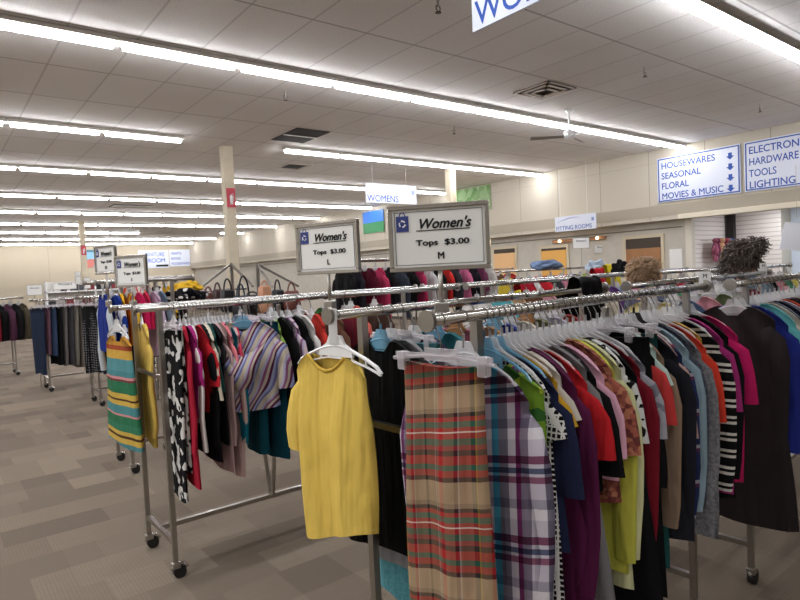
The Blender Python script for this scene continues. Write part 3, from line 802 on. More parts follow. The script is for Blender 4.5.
# (name, description, material, sleeves, length, extra)
LIST1 = [
 ('plaid_shirt', 'white, teal and plum plaid shirt beside the skirt', WG, 'long', .98, dict(sw=.2, hem=.24)),
 ('sleeveless_top', 'lime green and magenta floral sleeveless top', FLO, None, .52, dict(kind='strap')),
 ('dress', 'black dress patterned with a white net', NET, 'cap', 1.02, {}),
 ('knit_top', 'dark navy knit top beside the white net dress', P((38, 44, 74)), 'short', .62, {}),
 ('tee_shirt', 'mustard yellow tee', P((222, 172, 52)), 'cap', .46, dict(sw=.18, hem=.18)),
 ('cardigan', 'thin cream cardigan next to the mustard tee', P((222, 214, 204)), 'cap', .50, dict(sw=.175, hem=.18)),
 ('tunic_top', 'long plum purple tunic', P((92, 30, 70)), 'long', .86, dict(hem=.25, sw=.21)),
 ('knit_top', 'charcoal knit top between the plum and the red', P((88, 86, 90)), 'cap', .92, dict(sw=.17, hem=.19)),
 ('tee_shirt', 'bright red short-sleeved tee beside the plum tunic', P((206, 40, 48)), 'short', .56, {}),
 ('cardigan', 'long pale grey cardigan behind the bright red tee', P((136, 132, 134)), 'cap', .98, dict(sw=.18, hem=.24)),
 ('knit_top', 'black round-shouldered knit top left of the pale pink blouse', P(BK), 'short', .54, {}),
 ('blouse', 'pale pink blouse with a wide sleeve', P((232, 176, 198)), 'short', .50, {}),
 ('knit_top', 'rust red flecked knit top', RUST, 'short', .60, {}),
 ('tunic_top', 'chartreuse green tunic', P((206, 204, 84)), 'long', .82, {}),
 ('cardigan', 'pale lemon cardigan beside the chartreuse tunic', P((222, 222, 172)), 'long', .86, {}),
 ('tee_shirt', 'black and white blotched floral tee', BWF, 'short', .50, {}),
 ('jacket', 'long black jacket with red shoulder edging', P(BK), None, .98, dict(sw=.215, hem=.27)),
 ('knit_top', 'maroon knit top under the black jacket', P((128, 26, 42)), 'long', .92, {}),
 ('tee_shirt', 'grey camouflage tee', CAMO, 'short', .54, {}),
 ('trousers', 'pair of plain black trousers right of the camouflage tee', P((18, 18, 20)), None, .98, dict(kind='trousers', sw=.20, hem=.24)),
 ('tee_shirt', 'black tee with coral red sleeves', P((24, 22, 25)), 'short', .62, dict(sl_mat=P((206, 66, 66)))),
 ('blouse', 'mint green blouse with a white hem', P((196, 222, 214)), 'cap', .40, dict(sw=.185)),
 ('cardigan', 'taupe brown cardigan', P((150, 126, 106)), 'long', .66, {}),
 ('skirt', 'long dark teal skirt', P((34, 84, 84)), None, .94, dict(kind='skirt', sw=.16, hem=.17)),
 ('jacket', 'charcoal black jacket right of the teal skirt', P((36, 36, 44)), 'long', .86, dict(sw=.21, hem=.26)),
 ('blouse', 'dusty rose blouse', P((196, 160, 158)), 'short', .52, {}),
 ('plaid_shirt', 'navy plaid shirt with white and red checks', NAVPL, 'long', .84, {}),
 ('denim_shirt', 'light blue denim shirt', P((148, 172, 186)), 'long', .62, {}),
 ('knit_top', 'dark slate heather top', SLATE, 'long', .70, dict(sw=.185)),
 ('cardigan', 'grey heather cardigan at the end of the row', HG, 'long', .90, dict(sw=.21, hem=.27)),
 ('tee_shirt', 'orange red tee', P((220, 66, 48)), 'short', .5, {}),
 ('sweater', 'mustard striped sweater with orange and grey sleeves', YST, ('long', 'long'), .5, dict(sl_mat=P((190, 110, 76)), sw=.175)),
]
LIST1 += [
 ('sweater', 'black and white striped sweater', BWS, 'long', .74, {}),
 ('knit_top', 'orchid purple knit top edge right of the striped sweater', P((170, 50, 120)), 'short', .80, {}),
 ('knit_top', 'black knit top left of the hot pink tee', P(BK), 'long', .86, {}),
 ('tee_shirt', 'hot pink short-sleeved tee', P((206, 34, 104)), 'short', .82, dict(th=.028)),
]
T1 = [.135, .222, .248, .275, .302, .327, .352, .382, .412, .444, .478, .512, .545, .58, .615, .648, .685, .722, .76, .80, .84, .88, .918, .957, .995, 1.03, 1.07, 1.11, 1.16, 1.21, 1.255, 1.29, 1.40, 1.44, 1.48, 1.60]
n1 = len(LIST1)
for i, (nm, ds, mt, sl, L, ex) in enumerate(LIST1):
    t = T1[i]
    rnd = random.Random(i * 31)
    ex = dict(ex); ex.setdefault('dz', -rnd.uniform(0, .022)); ex.setdefault('rot', ROT(rnd.uniform(-5, 5)))
    hk = 'blue' if i in (1, 3) else ('black' if i in (27,) else 'clear')
    garment(R1, t, 'near', nm, ds, mt, sl, L, where=ON1, hk=hk, short=ds, **ex)
# far rail of the nearest rack
ONF = "on the nearest rack's rear rail"
TOWEL = fabric((104, 170, 180), 'heather', ((84, 150, 164),))
for i, (nm, ds, mt, sl, L, ex) in enumerate([
 ('knit_top', 'long black hooded knit top right of the yellow tee', P((14, 14, 16)), 'long', .86, {}),
 ('tunic_top', 'pale grey tunic showing below the black knit top', P((150, 150, 154)), None, .93, {}),
 ('beach_towel', 'aqua terry towel hanging below the black knit top', TOWEL, None, 1.10, dict(kind='skirt', sw=.2, hem=.2)),
 ('knit_top', 'dark purple knit top', P((60, 40, 70)), 'long', .6, {}),
 ('knit_top', 'teal knit top', P((50, 120, 130)), 'short', .6, {}),
 ('blouse', 'rose pink blouse', P((196, 110, 130)), 'short', .6, {}),
 ('jacket', 'tan corduroy jacket', P((170, 140, 100)), 'long', .66, {}),
 ('knit_top', 'royal blue knit top', P((50, 70, 150)), 'short', .6, {}),
 ('blouse', 'cream blouse', P((220, 210, 190)), 'long', .6, {}),
 ('knit_top', 'olive knit top', P((110, 110, 70)), 'long', .64, {}),
 ('blouse', 'pale lilac blouse', P((200, 190, 214)), 'short', .6, {}),
 ('knit_top', 'brick red knit top', P((160, 60, 50)), 'long', .66, {}),
]):
    t = .27 + .048 * i if i < 3 else .43 + .115 * (i - 3)
    garment(R1, t, 'far', nm, ds, mt, sl, L, where=ONF, hk=['blue', 'clear', 'clear', 'clear', 'blue', 'brown', 'clear', 'blue', 'clear', 'brown', 'clear', 'clear'][i], th=.018, short=ds + ', rear rail', **ex)
# ---- right rack
ON2 = 'on the right rack'
LIST2 = [
 ('jacket', 'large brown black jacket hanging longest', P((48, 40, 42)), 'long', 1.10, .03, dict(th=.04, hem=.25, sw=.175, rot=ROT(-4))),
 ('knit_top', 'royal blue knit top', P((40, 52, 140)), 'long', .72, .095, dict(th=.022)),
 ('tee_shirt', 'aqua turquoise tee', P((110, 196, 200)), 'short', .6, .23, dict(th=.024)),
 ('knit_top', 'cream knit top with black and red sleeve ends', P((220, 212, 200)), 'long', .62, .29, dict(sl_mat=fabric((222, 214, 202), 'bands', ((0, (222, 214, 202)), (.30, (24, 22, 24)), (.46, (196, 70, 56)))))),
 ('denim_shirt', 'grey denim shirt', P((120, 126, 138)), 'long', .75, .35, {}),
 ('knit_top', 'dark navy knit top', P((34, 38, 56)), 'short', .6, .41, {}),
 ('blouse', 'lavender grey blouse', P((196, 190, 208)), 'long', .68, .48, {}),
 ('tee_shirt', 'burnt orange tee', P((206, 80, 56)), 'short', .6, .55, {}),
 ('knit_top', 'black knit top right of the burnt orange tee', P(BK), 'long', .66, .62, {}),
 ('knit_top', 'plum patterned knit top', fabric((90, 60, 84), 'floral', ((120, 90, 110), (70, 44, 66)), 3), 'short', .6, .69, {}),
 ('blouse', 'ivory blouse', P((226, 218, 204)), 'short', .6, .77, {}),
 ('knit_top', 'dark burgundy knit top', P((84, 34, 46)), 'long', .66, .86, {}),
 ('denim_shirt', 'mid blue denim shirt', P((84, 116, 160)), 'long', .66, .96, {}),
 ('knit_top', 'charcoal knit top', P((58, 58, 62)), 'short', .6, 1.07, {}),
 ('blouse', 'peach blouse', P((230, 184, 160)), 'short', .6, 1.19, {}),
]
for i, (nm, ds, mt, sl, L, t, ex) in enumerate(LIST2):
    if abs(t - .19) < .03: t = .235
    ex = dict(ex); ex.setdefault('rot', ROT(random.Random(i * 77).uniform(-6, 6)))
    garment(R2, t, 'near', nm, ds, mt, sl, L, where=ON2, short=ds, **ex)
for i, (nm, ds, c) in enumerate([('blouse', 'pale yellow blouse', (226, 214, 150)), ('knit_top', 'slate blue knit top', (80, 96, 130)), ('blouse', 'rose blouse', (206, 140, 150)), ('knit_top', 'moss green knit top', (96, 110, 76)), ('blouse', 'off-white blouse', (224, 220, 212)), ('knit_top', 'wine red knit top', (120, 40, 54))]):
    garment(R2, .28 + .27 * i, 'far', nm, ds, P(c), 'short', .6, where="on the right rack's rear rail", short=ds + " on the right rack's rear rail")
# ---- left rack
ON3 = 'on the left rack'
COW = fabric((228, 226, 222), 'blot', ((20, 20, 22),), 1.5)
COWB = fabric((22, 22, 24), 'blot', ((226, 224, 220),), 1.2)
DRS = fabric((60, 130, 100), 'bands', ((0, (206, 150, 60)), (.20, (170, 80, 50)), (.23, (214, 170, 76)), (.28, (90, 150, 156)), (.35, (80, 140, 146)), (.38, (216, 150, 150)), (.395, (120, 60, 66)), (.41, (52, 120, 84)), (.48, (214, 180, 84)), (.51, (90, 60, 40)), (.52, (214, 180, 84)), (.55, (84, 146, 150)), (.60, (216, 150, 150)), (.61, (52, 120, 84)), (.66, (60, 130, 96)), (.70, (214, 180, 84)), (.725, (90, 60, 40)), (.74, (214, 180, 84)), (.77, (84, 140, 146)), (.82, (210, 140, 140)), (.835, (60, 120, 110))))
garment(R3, .03, 'far', 'dress', 'small sleeveless dress in green, yellow and teal bands at the left rack end', DRS, None, .79, sw=.20, hem=.26, th=.03, kind='strap', rot=ROT(7), hk='clear', fmul=1.3, short='banded sleeveless dress', dz=-.03)
garment(R3, .17, 'far', 'cardigan', 'narrow pale yellow cardigan behind the left rack end post', P((226, 192, 96)), 'long', .82, where=ON3, hk='white', short='pale yellow cardigan', rot=ROT(-6))
LIST3 = [
 ('trousers', 'black trousers with white blots', COWB, None, 1.05, dict(kind='trousers', sw=.18, hem=.13)),
 ('trousers', 'white trousers with black cow blots', COW, None, .90, dict(kind='trousers', sw=.19, hem=.13)),
 ('tunic_top', 'long crimson red tunic', P((176, 32, 56)), 'long', .96, {}),
 ('blouse', 'bright magenta blouse edge', P((170, 40, 120)), 'short', .6, {}),
 ('blouse', 'white long-sleeved blouse', P((226, 216, 214)), 'long', .62, {}),
 ('tee_shirt', 'scarlet red tee', P((192, 34, 46)), 'short', .58, {}),
 ('knit_top', 'black knit top left of the cream puff-sleeved blouse', P(BK), 'long', .84, {}),
 ('blouse', 'cream blouse with a wide puffed sleeve', P((226, 214, 194)), 'short', .5, dict(sw=.21)),
 ('knit_top', 'dark green knit top', P((30, 70, 66)), 'short', .56, {}),
 ('knit_top', 'black short knit top right of the dark green one', P((24, 24, 27)), 'cap', .76, {}),
 ('cardigan', 'long dusty pink cardigan', P((196, 164, 164)), 'long', .92, {}),
 ('tunic_top', 'taupe tunic', P((120, 98, 94)), None, .72, {}),
 ('tee_shirt', 'salmon pink tee', P((226, 130, 138)), 'short', .46, {}),
 ('knit_top', 'teal and purple knit top', P((24, 110, 130)), 'long', .78, {}),
 ('cardigan', 'thin blush cardigan with a long trailing edge', P((214, 182, 178)), 'long', .98, {}),
 ('tee_shirt', 'raspberry red tee behind the striped wrap top', P((196, 60, 84)), 'cap', .6, {}),
 ('skirt', 'long dark teal skirt below the striped wrap top', P((20, 84, 100)), None, .88, dict(kind='skirt', sw=.2, hem=.22, th=.03)),
 ('skirt', 'second dark teal skirt with a red hem', P((18, 76, 94)), None, .93, dict(kind='skirt', sw=.2, hem=.24, th=.03)),
 ('tee_shirt', 'lime green tee right of the striped wrap top', P((150, 186, 90)), 'short', .62, {}),
 ('knit_top', 'black knit top right of the lime tee', P(BK), 'long', .7, {}),
 ('blouse', 'lavender and pink striped blouse', fabric((200, 180, 206), 'vstripe', ((206, 190, 214), (150, 110, 150), (226, 200, 206)), 22), 'short', .64, {}),
 ('jacket', 'black jacket left of the white hanger tip', P((18, 18, 20)), 'long', .74, dict(th=.03)),
 ('blouse', 'white blouse beside the black jacket', P((230, 224, 220)), 'long', .6, {}),
 ('tee_shirt', 'tomato red tee far along the row', P((204, 60, 50)), 'short', .6, {}),
 ('knit_top', 'brown knit top', P((110, 78, 60)), 'long', .66, {}),
 ('blouse', 'maroon blouse', P((120, 36, 50)), 'short', .6, {}),
]
n3 = len(LIST3)
T3 = [.175, .20, .235, .258, .28, .303, .325, .347, .367, .385, .405, .425, .443, .466, .49, .512, .64, .72, .76, .80, .84, .89, .95, 1.05, 1.17, 1.3]
for i, (nm, ds, mt, sl, L, ex) in enumerate(LIST3):
    t = T3[i]
    ex = dict(ex); ex.setdefault('rot', ROT(random.Random(i * 13 + 5).uniform(-8, 8))); ex.setdefault('th', .014 if i < 16 else .022)
    garment(R3, t, 'near', nm, ds, mt, sl, L, where=ON3, short=ds, **ex)
SW = fabric((190, 170, 190), 'swirl', ((206, 194, 176), (206, 194, 176), (120, 120, 170), (168, 176, 214), (96, 40, 76), (206, 194, 176), (150, 92, 130), (186, 180, 210)), 7.0)
wt = garment(R3, .53, 'near', 'wrap_top', 'lavender, plum and cream striped wrap top facing out on the left rack', SW, ('short', 'short'), .60, sw=.2, hem=.19, th=.06, rot=ROT(56), vo=-.15, fmul=1.6, hk='blue', short='striped wrap top', dz=0, neck=.06)
def cowl():
    vs, fs = [], []
    nu, nv = 13, 9
    for i in range(nu):
        u = -1 + 2 * i / (nu - 1)
        for k in range(nv):
            s = k / (nv - 1)
            z = -.20 - (.26 * (1 - u * u)) * (.35 + .65 * s) - .03 * s
            vs.append((-.095 - .05 * math.sin(PI * s) * (1 - u * u) - .01, u * (.15 - .02 * s), z))
    for i in range(nu - 1):
        for k in range(nv - 1): fs.append((i * nv + k, i * nv + k + 1, (i + 1) * nv + k + 1, (i + 1) * nv + k))
    o = obj('draped_cowl', (vs, fs), SW, wt, True)
    return o
cowl()
ON3F = "on the left rack's rear rail"
for i, (nm, ds, c) in enumerate([('blouse', 'grey patterned blouse', (140, 140, 150)), ('knit_top', 'magenta knit top', (180, 40, 100)), ('blouse', 'pale blue blouse', (160, 190, 214)), ('knit_top', 'navy blue knit top', (40, 50, 90)), ('blouse', 'white ruffled blouse', (226, 222, 218)), ('knit_top', 'grass green knit top', (70, 130, 70)), ('blouse', 'coral blouse', (222, 110, 96)), ('knit_top', 'dark brown knit top', (70, 52, 44))]):
    garment(R3, .36 + .22 * i, 'far', nm, ds, P(c), ('short', 'long')[i % 2], .62, where=ON3F, short=ds + ' on the left rack rear rail', th=.03)

# ---- background racks: every piece its own, labelled by colour and place in its row
def row(R, rail, place, items, t0=.12, dt=None, th=.03, hang=True, grp=None, kind=None, vo=0):
    dt = dt or (R['L'] - 2 * t0) / max(1, len(items) - 1)
    for i, it in enumerate(items):
        nm, cn, mt, sl, L = it[:5]; ex = dict(it[5]) if len(it) > 5 else {}
        if not hasattr(mt, 'node_tree'): mt = fabric(mt)
        ds = '%s %s, %s from the left %s' % (cn, nm.replace('_', ' '), ORD[i + 1], place)
        t = t0 + i * dt
        ex.setdefault('rot', ROT(random.Random(hash_(ds)).uniform(-9, 9)))
        garment(R, t, rail, nm, ds, mt, sl, L, th=ex.pop('th', th), short='%s %s, %s %s' % (cn, nm.replace('_', ' '), ORD[i + 1], place), has_hanger=hang, grp=grp, vo=vo, **ex)
K, S_ = 'knit_top', 'blouse'
row(R4, 'near', 'on the rack behind the front middle rack', [(S_, 'white', (228, 224, 220), 'short', .6), (K, 'aqua', (90, 180, 190), 'short', .6), (S_, 'tan', (190, 150, 110), 'long', .62), (K, 'brown', (110, 74, 50), 'long', .62), (S_, 'rose', (210, 150, 160), 'short', .6), (K, 'black', BK, 'long', .66), (S_, 'mint', (170, 210, 190), 'short', .6), (K, 'navy', (40, 48, 84), 'long', .62), (S_, 'cream', (226, 214, 190), 'short', .6), (K, 'purple', (96, 60, 120), 'long', .62), (S_, 'sky blue', (150, 190, 220), 'short', .6)])
row(R5, 'near', 'on the rack behind the blonde shopper', [(S_, 'pink', (226, 150, 176), 'short', .6), (K, 'grey', (130, 130, 134), 'long', .6), (S_, 'white', (226, 224, 222), 'short', .6), (K, 'green', (70, 120, 90), 'long', .6), (S_, 'red', (196, 50, 56), 'short', .6), (K, 'black', BK, 'long', .6), (S_, 'cream', (224, 214, 190), 'short', .6), (K, 'navy', (40, 48, 84), 'long', .6), (S_, 'aqua', (120, 190, 200), 'short', .6), (K, 'brown', (104, 74, 56), 'long', .6), (S_, 'lilac', (196, 176, 210), 'short', .6), (K, 'teal', (44, 110, 120), 'long', .6)])
row(R14, 'near', 'on the rack behind the dark haired shopper', [(S_, 'white', (226, 224, 222), 'short', .6), (K, 'blue', (60, 90, 150), 'long', .6), (S_, 'peach', (230, 180, 150), 'short', .6), (K, 'grey', (130, 130, 134), 'long', .6), (S_, 'lilac', (190, 170, 210), 'short', .6), (K, 'black', BK, 'long', .6), (S_, 'rose', (210, 140, 150), 'short', .6), (K, 'green', (70, 120, 90), 'long', .6), (S_, 'yellow', (224, 206, 110), 'short', .6), (K, 'navy', (40, 48, 84), 'long', .6)])
STAR = fabric((34, 62, 150), 'blot', ((230, 230, 236),), .9)
BRT = fabric((222, 130, 40), 'vstripe', ((222, 150, 40), (210, 60, 50), (230, 190, 60)), 14)
row(R6, 'near', 'on the short bright rack', [
 ('jacket', 'royal blue', (30, 52, 140), 'long', .58, dict(sl_mat=P((206, 214, 220)))), (K, 'blue and white', STAR, 'short', .5), ('tunic_top', 'golden yellow', (230, 172, 40), None, .74), (K, 'orange striped', BRT, 'short', .56),
 (K, 'hot pink', (206, 30, 90), 'short', .4), (K, 'crimson', (190, 30, 70), 'short', .42), (S_, 'pale lilac', (206, 180, 206), 'long', .66), ('denim_shirt', 'grey blue', (110, 126, 146), 'long', .7)], t0=.05, dt=.062, th=.028)
DOTB = fabric((20, 18, 22), 'dots', ((230, 224, 220),), .33)
row(R8, 'near', 'on the rack by the purse stands', [(K, 'orange red', (224, 74, 40), 'short', .5), (K, 'vermilion', (220, 66, 44), 'short', .5), (K, 'orange', (230, 96, 50), 'short', .5), (K, 'polka dot', DOTB, 'short', .6), (K, 'golden yellow', (226, 176, 40), 'short', .5), (K, 'black dotted', DOTB, 'cap', .6), ], t0=.06, dt=.12, th=.045)
dks = [(20, 20, 22), (38, 36, 44), (90, 20, 40), (200, 60, 100), (24, 24, 28), (60, 64, 76), (24, 22, 24), (180, 50, 90), (206, 206, 206), (22, 22, 26), (214, 50, 46), (60, 60, 66), (226, 120, 160), (30, 30, 36), (120, 60, 90), (210, 206, 200)]
dkn = ['black', 'dark grey', 'wine', 'pink', 'jet', 'slate', 'inky', 'raspberry', 'light grey', 'coal', 'bright red', 'ash grey', 'candy', 'charcoal', 'mauve', 'ivory']
row(R7, 'near', 'on the tall rack between the price signs', [((K, S_, 'jacket')[i % 3], dkn[i], dks[i], ('short', 'long')[i % 2], .62) for i in range(16)], t0=.1, th=.035)
row(R12, 'near', 'on the middle distance rack', [((K, S_)[i % 2], n_, c_, ('short', 'long')[i % 2], .6) for i, (n_, c_) in enumerate([('yellow', (222, 196, 70)), ('black', BK), ('white', (226, 224, 222)), ('red', (196, 40, 50)), ('dark grey', (60, 60, 64)), ('pink', (220, 140, 160)), ('navy', (40, 50, 84)), ('lime', (170, 196, 80)), ('black ribbed', BK)])], th=.04)
row(R13, 'near', 'on the rack before the fitting rooms', [((K, S_)[i % 2], n_, c_, ('short', 'long')[i % 2], .6) for i, (n_, c_) in enumerate([('grey', (130, 130, 134)), ('white', (226, 224, 222)), ('black', BK), ('rose', (210, 140, 150)), ('blue', (70, 100, 160)), ('cream', (224, 214, 190)), ('brown', (100, 74, 56)), ('red', (190, 50, 50))])], th=.04)
TR = dict(kind='trousers', sw=.19, hem=.15, rot=ROT(24))
row(R9, 'near', 'on the trouser rack nearest the striped dress', [('trousers', n_, c_, None, L, TR) for n_, c_, L in [('black speckled', fabric((24, 24, 28), 'dots', ((120, 120, 124),), .8), 1.02), ('black', BK, 1.0), ('faded blue', (84, 98, 122), 1.06), ('slate blue', (92, 102, 122), 1.08), ('navy', (40, 48, 70), 1.0), ('black wide', BK, 1.1), ('grey', (110, 110, 116), 1.0), ('dark blue', (34, 40, 64), 1.0), ('black slim', BK, 1.0)]], t0=.08, dt=.085, th=.03)
row(R10, 'near', 'on the far left trouser rack', [('trousers', n_, c_, None, L, TR) for n_, c_, L in [('dark navy', (38, 48, 70), 1.16), ('mauve', (104, 72, 84), .86), ('denim blue', (56, 72, 100), .9), ('black', BK, 1.04), ('warm grey', (112, 106, 104), 1.06), ('charcoal', (70, 68, 72), 1.06), ('stone grey', (128, 122, 112), 1.08), ('taupe', (116, 108, 98), 1.12), ('dark green', (40, 46, 46), 1.08), ('khaki grey', (130, 122, 108), 1.0), ('plum brown', (92, 66, 72), 1.04), ('black cropped', BK, 1.1), ('black spotted', fabric((20, 20, 24), 'dots', ((110, 110, 114),), .7), 1.1), ('jet black', (14, 14, 16), 1.08)]], t0=-.02 + .05, dt=.078, th=.032)
row(R11, 'near', 'on the distant rack at the left edge', [((K, 'jacket')[i % 2], n_, c_, 'long', .8, dict(rot=ROT(38))) for i, (n_, c_) in enumerate([('black', BK), ('wine', (90, 30, 50)), ('graphite', (50, 50, 56)), ('rose', (180, 90, 110)), ('inky', (24, 24, 30)), ('red', (150, 40, 50)), ('jet', (16, 16, 18)), ('plum', (84, 50, 70)), ('coal', (26, 24, 26)), ('dark olive', (74, 68, 54))])], th=.08, t0=1.0, dt=.125)
# ------------------------------------------------------------------ purse stands, handbags and things laid on the rails
def at(px, py, depth):
    d = rr * ((px - 400) / F) - uu * ((py - 300) / F) + fw
    return Vector((0, 0, EYE)) + d * depth
def purse_stand(label, base, top, arms):
    t = thing('purse_stand', label, 'display stand', (base[0], base[1], 0), 0, 'chrome purse stands with sloping arms')
    obj('post', sqbar(B(), (0, 0, .03), (0, 0, top), .03), chrome_dull, t)
    obj('foot', B_foot(), chrome_dull, t)
    for dx, dy, dz in arms:
        obj('sloping_arm', sqbar(B(), (0, 0, top - .012), (dx, dy, top + dz), .022), chrome_dull, t)
    return t
def B_foot():
    bm = B()
    for a, b_ in (((-.35, 0, .02), (.35, 0, .02)), ((0, -.35, .02), (0, .35, .02))): sqbar(bm, a, b_, .03)
    return bm
pA = at(231, 263, 7.0); pB = at(257, 263, 7.0)
purse_stand('chrome purse stand whose arm slopes down to the left beside the column', pA, pA.z, [(-.45, .0, -.32), (.05, -.45, -.28)])
purse_stand('chrome purse stand whose arm slopes down to the right beside the column', pB, pB.z, [(.55, .05, -.30), (-.03, -.42, -.28)])
def handbag(label, p, w, h, d, c, strap, rz=0):
    t = thing('handbag', label, 'handbag', p, rz, 'handbags hung on the purse stands')
    m = solid('bag_%d_%d_%d' % c, c, .5)
    bm = B(); top = -strap
    pr = [(-w * .42, top), (-w * .5, top - h * .7), (-w * .4, top - h), (w * .4, top - h), (w * .5, top - h * .7), (w * .42, top)]
    va = [bm.verts.new((x, -d / 2 * (.6 if i in (0, 5) else 1), z)) for i, (x, z) in enumerate(pr)]; vb = [bm.verts.new((x, d / 2 * (.6 if i in (0, 5) else 1), z)) for i, (x, z) in enumerate(pr)]
    bm.faces.new(va); bm.faces.new(vb[::-1])
    for k in range(6): bm.faces.new((va[k], vb[k], vb[(k + 1) % 6], va[(k + 1) % 6]))
    bmesh.ops.bevel(bm, geom=bm.edges[:], offset=.012, segments=2, affect='EDGES')
    obj('bag_body', bm, m, t, True)
    obj('strap', tube(B(), [(w * .24 * math.cos(a), 0, top - .02 + (strap + .02) * math.sin(a)) for a in [PI * k / 12 for k in range(13)]], .010, 6), m, t, True)
    bm = B(); box(bm, (-w * .3, -d / 2 - .008, top - h * .45), (w * .3, -d / 2 + .01, top - .01), .006); obj('flap', bm, m, t)
    obj('buckle', box(B(), (-.014, -d / 2 - .014, top - h * .48), (.014, -d / 2 - .006, top - h * .38)), chrome, t)
for lb, px, py, dp, w, h, c, st in [
    ('slim brown handbag, leftmost under the left stand', 208, 279, 7.1, .16, .2, (110, 62, 50), .12),
    ('dark maroon handbag, second from the left', 217, 275, 7.1, .16, .24, (60, 30, 34), .14),
    ('black handbag with a tall thin strap left of the left stand post', 227, 271, 6.9, .18, .26, (26, 25, 28), .22),
    ('big black handbag with a round loop strap between the two stands', 243, 268, 6.7, .30, .26, (22, 22, 25), .24),
    ('slate blue handbag behind the big black loop bag', 240, 276, 6.9, .22, .22, (50, 66, 84), .14),
    ('tan peach handbag right of the right stand post', 264, 273, 6.8, .16, .32, (206, 150, 116), .10),
    ('black handbag with a narrow strap in the middle of the right arm', 277, 272, 6.9, .17, .25, (30, 32, 36), .20),
    ('reddish brown handbag at the low end of the right arm', 291, 275, 6.9, .20, .24, (112, 60, 52), .16),
    ('dark grey handbag low behind the right stand', 252, 284, 7.3, .34, .18, (52, 50, 54), .06)]:
    handbag(lb, at(px, py + 8, dp), w, h, .09, c, st * (.95 if 'big' in lb else .55), random.Random(px).uniform(-.3, .3))

def bundle(name, label, p, sx, sy, sz, mat, rz=0, seed=1, cat='clothing'):
    """a piece of clothing thrown over a rail: a lumpy folded cloth with two hanging tails"""
    bm = B(); bmesh.ops.create_icosphere(bm, subdivisions=4, radius=1)
    rnd = random.Random(seed); ks = [(Vector((rnd.uniform(-3, 3), rnd.uniform(-3, 3), rnd.uniform(-3, 3))), rnd.uniform(0, 6)) for _ in range(9)]
    for v in bm.verts:
        n = v.co.normalized(); k = 1 + sum(.085 * math.sin(w.dot(n) * 2.6 + q) for w, q in ks)
        z = n.z * k
        v.co = Vector((n.x * k * sx, n.y * k * sy, (z if z > 0 else z * .55) * sz - (.35 * sz * abs(n.x) ** 2)))
    o = obj(name, bm, mat, None, True, p, rz)
    tag(o, label, cat, 'clothes laid over the rails')
    return o
def draped(name, label, p, w, drop, mat, rz=0, cat='clothing', seed=3, back=None):
    """cloth laid over a rail (rail along local x), front and back hanging down"""
    rnd = random.Random(seed); back = back or drop * .8
    nu, prof = 15, []
    for k in range(9): prof.append((-.035 - .05 * (1 - k / 8) , -drop * (1 - k / 8)))
    for k in range(1, 6): a = PI - PI * k / 6; prof.append((.035 * math.cos(a), .03 * math.sin(a) + .006))
    for k in range(9): prof.append((.035 + .05 * k / 8, -back * k / 8))
    vs, fs = [], []; ph = rnd.uniform(0, 6)
    for i in range(nu):
        u = -1 + 2 * i / (nu - 1)
        for k, (y, z) in enumerate(prof):
            q = min(1, abs(z) / .2)
            vs.append((u * w / 2 * (1 - .12 * q * math.sin(k + ph)), y + .025 * q * math.sin(u * 7 + ph) , z - .03 * q * math.sin(u * 4 + ph) + .012 * math.sin(u * 5 + ph) * (1 - q)))
    n = len(prof)
    for i in range(nu - 1):
        for k in range(n - 1): fs.append((i * n + k, i * n + k + 1, (i + 1) * n + k + 1, (i + 1) * n + k))
    o = obj(name, (vs, fs), mat, None, True, p, rz); tag(o, label, cat, 'clothes laid over the rails')
    return o
bundle('folded_shirt', 'bright yellow top piled over the polka dot top behind the left rack', at(188, 288, 6.4), .13, .1, .07, P((226, 180, 50)), 0, 11)
bundle('folded_shirt', 'black top with white polka dots piled behind the left rack rail', at(183, 297, 6.2), .22, .12, .09, fabric((20, 18, 22), 'dots', ((230, 224, 220),), .33), 0, 12)
x, y, z = rpos(R1, 1.62, .5, .01)
draped('folded_jacket', 'black jacket thrown over the rail in front of the blonde shopper', (x, y, z), .20, .24, P((15, 15, 17)), R1['a'], seed=4)
bundle('folded_jacket', 'light blue denim jacket lying bunched on a rail in the middle distance', at(547, 266, 8.2),   .24, .16, .075, fabric((132, 152, 182), 'heather', ((100, 122, 160),)), .1, 2)
bundle('folded_shirt', 'pale blue shirt lying on a rail right of the denim jacket', at(596, 267, 8.6), .15, .12, .09, P((190, 204, 220)), 0, 5)
draped('folded_shirt', 'bright yellow shirt hanging over a distant rail left of the blonde shopper', at(610, 267, 7.6), .24, .3, P((226, 206, 50)), 0, seed=6)
draped('folded_shirt', 'bright red shirt hanging over a distant rail left of the yellow shirt', at(597, 271, 7.4), .2, .22, P((190, 34, 46)), 0, seed=7)
bundle('folded_shirt', 'small black bundle on the rail between the yellow shirt and the blonde shopper', at(620, 270, 7.3), .08, .08, .10, P((22, 22, 24)), 0, 8)
draped('folded_shirt', 'deep red top lying low on a rail below the denim jacket', at(524, 283, 7.0), .24, .1, P((176, 30, 46)), 0, seed=9)

# size tags on the rails
for lb, p, rz in (('white size card reading M at the right end of the nearest rack', rpos(R1, 1.80, 0, .03), -.75), ('small white size card reading M on the right rack rear rail', rpos(R2, 2.1, .5, .035), -.75)):
    t_ = thing('size_card', lb, 'size card', p, rz, 'size cards on the rails')
    c = obj('card', box(B(), (-.026, -.0015, -.075), (.026, .0015, .02), .001), white_plastic, t_)
    obj('rail_loop', tube(B(), [(0, .02 * math.cos(a) + .012, -.045 + .02 * math.sin(a)) for a in [2 * PI * k / 12 for k in range(12)]], .003, 5, closed=True), white_plastic, t_)
    text('M', None, ink, c, (0, -.002, -.008), height=.018)
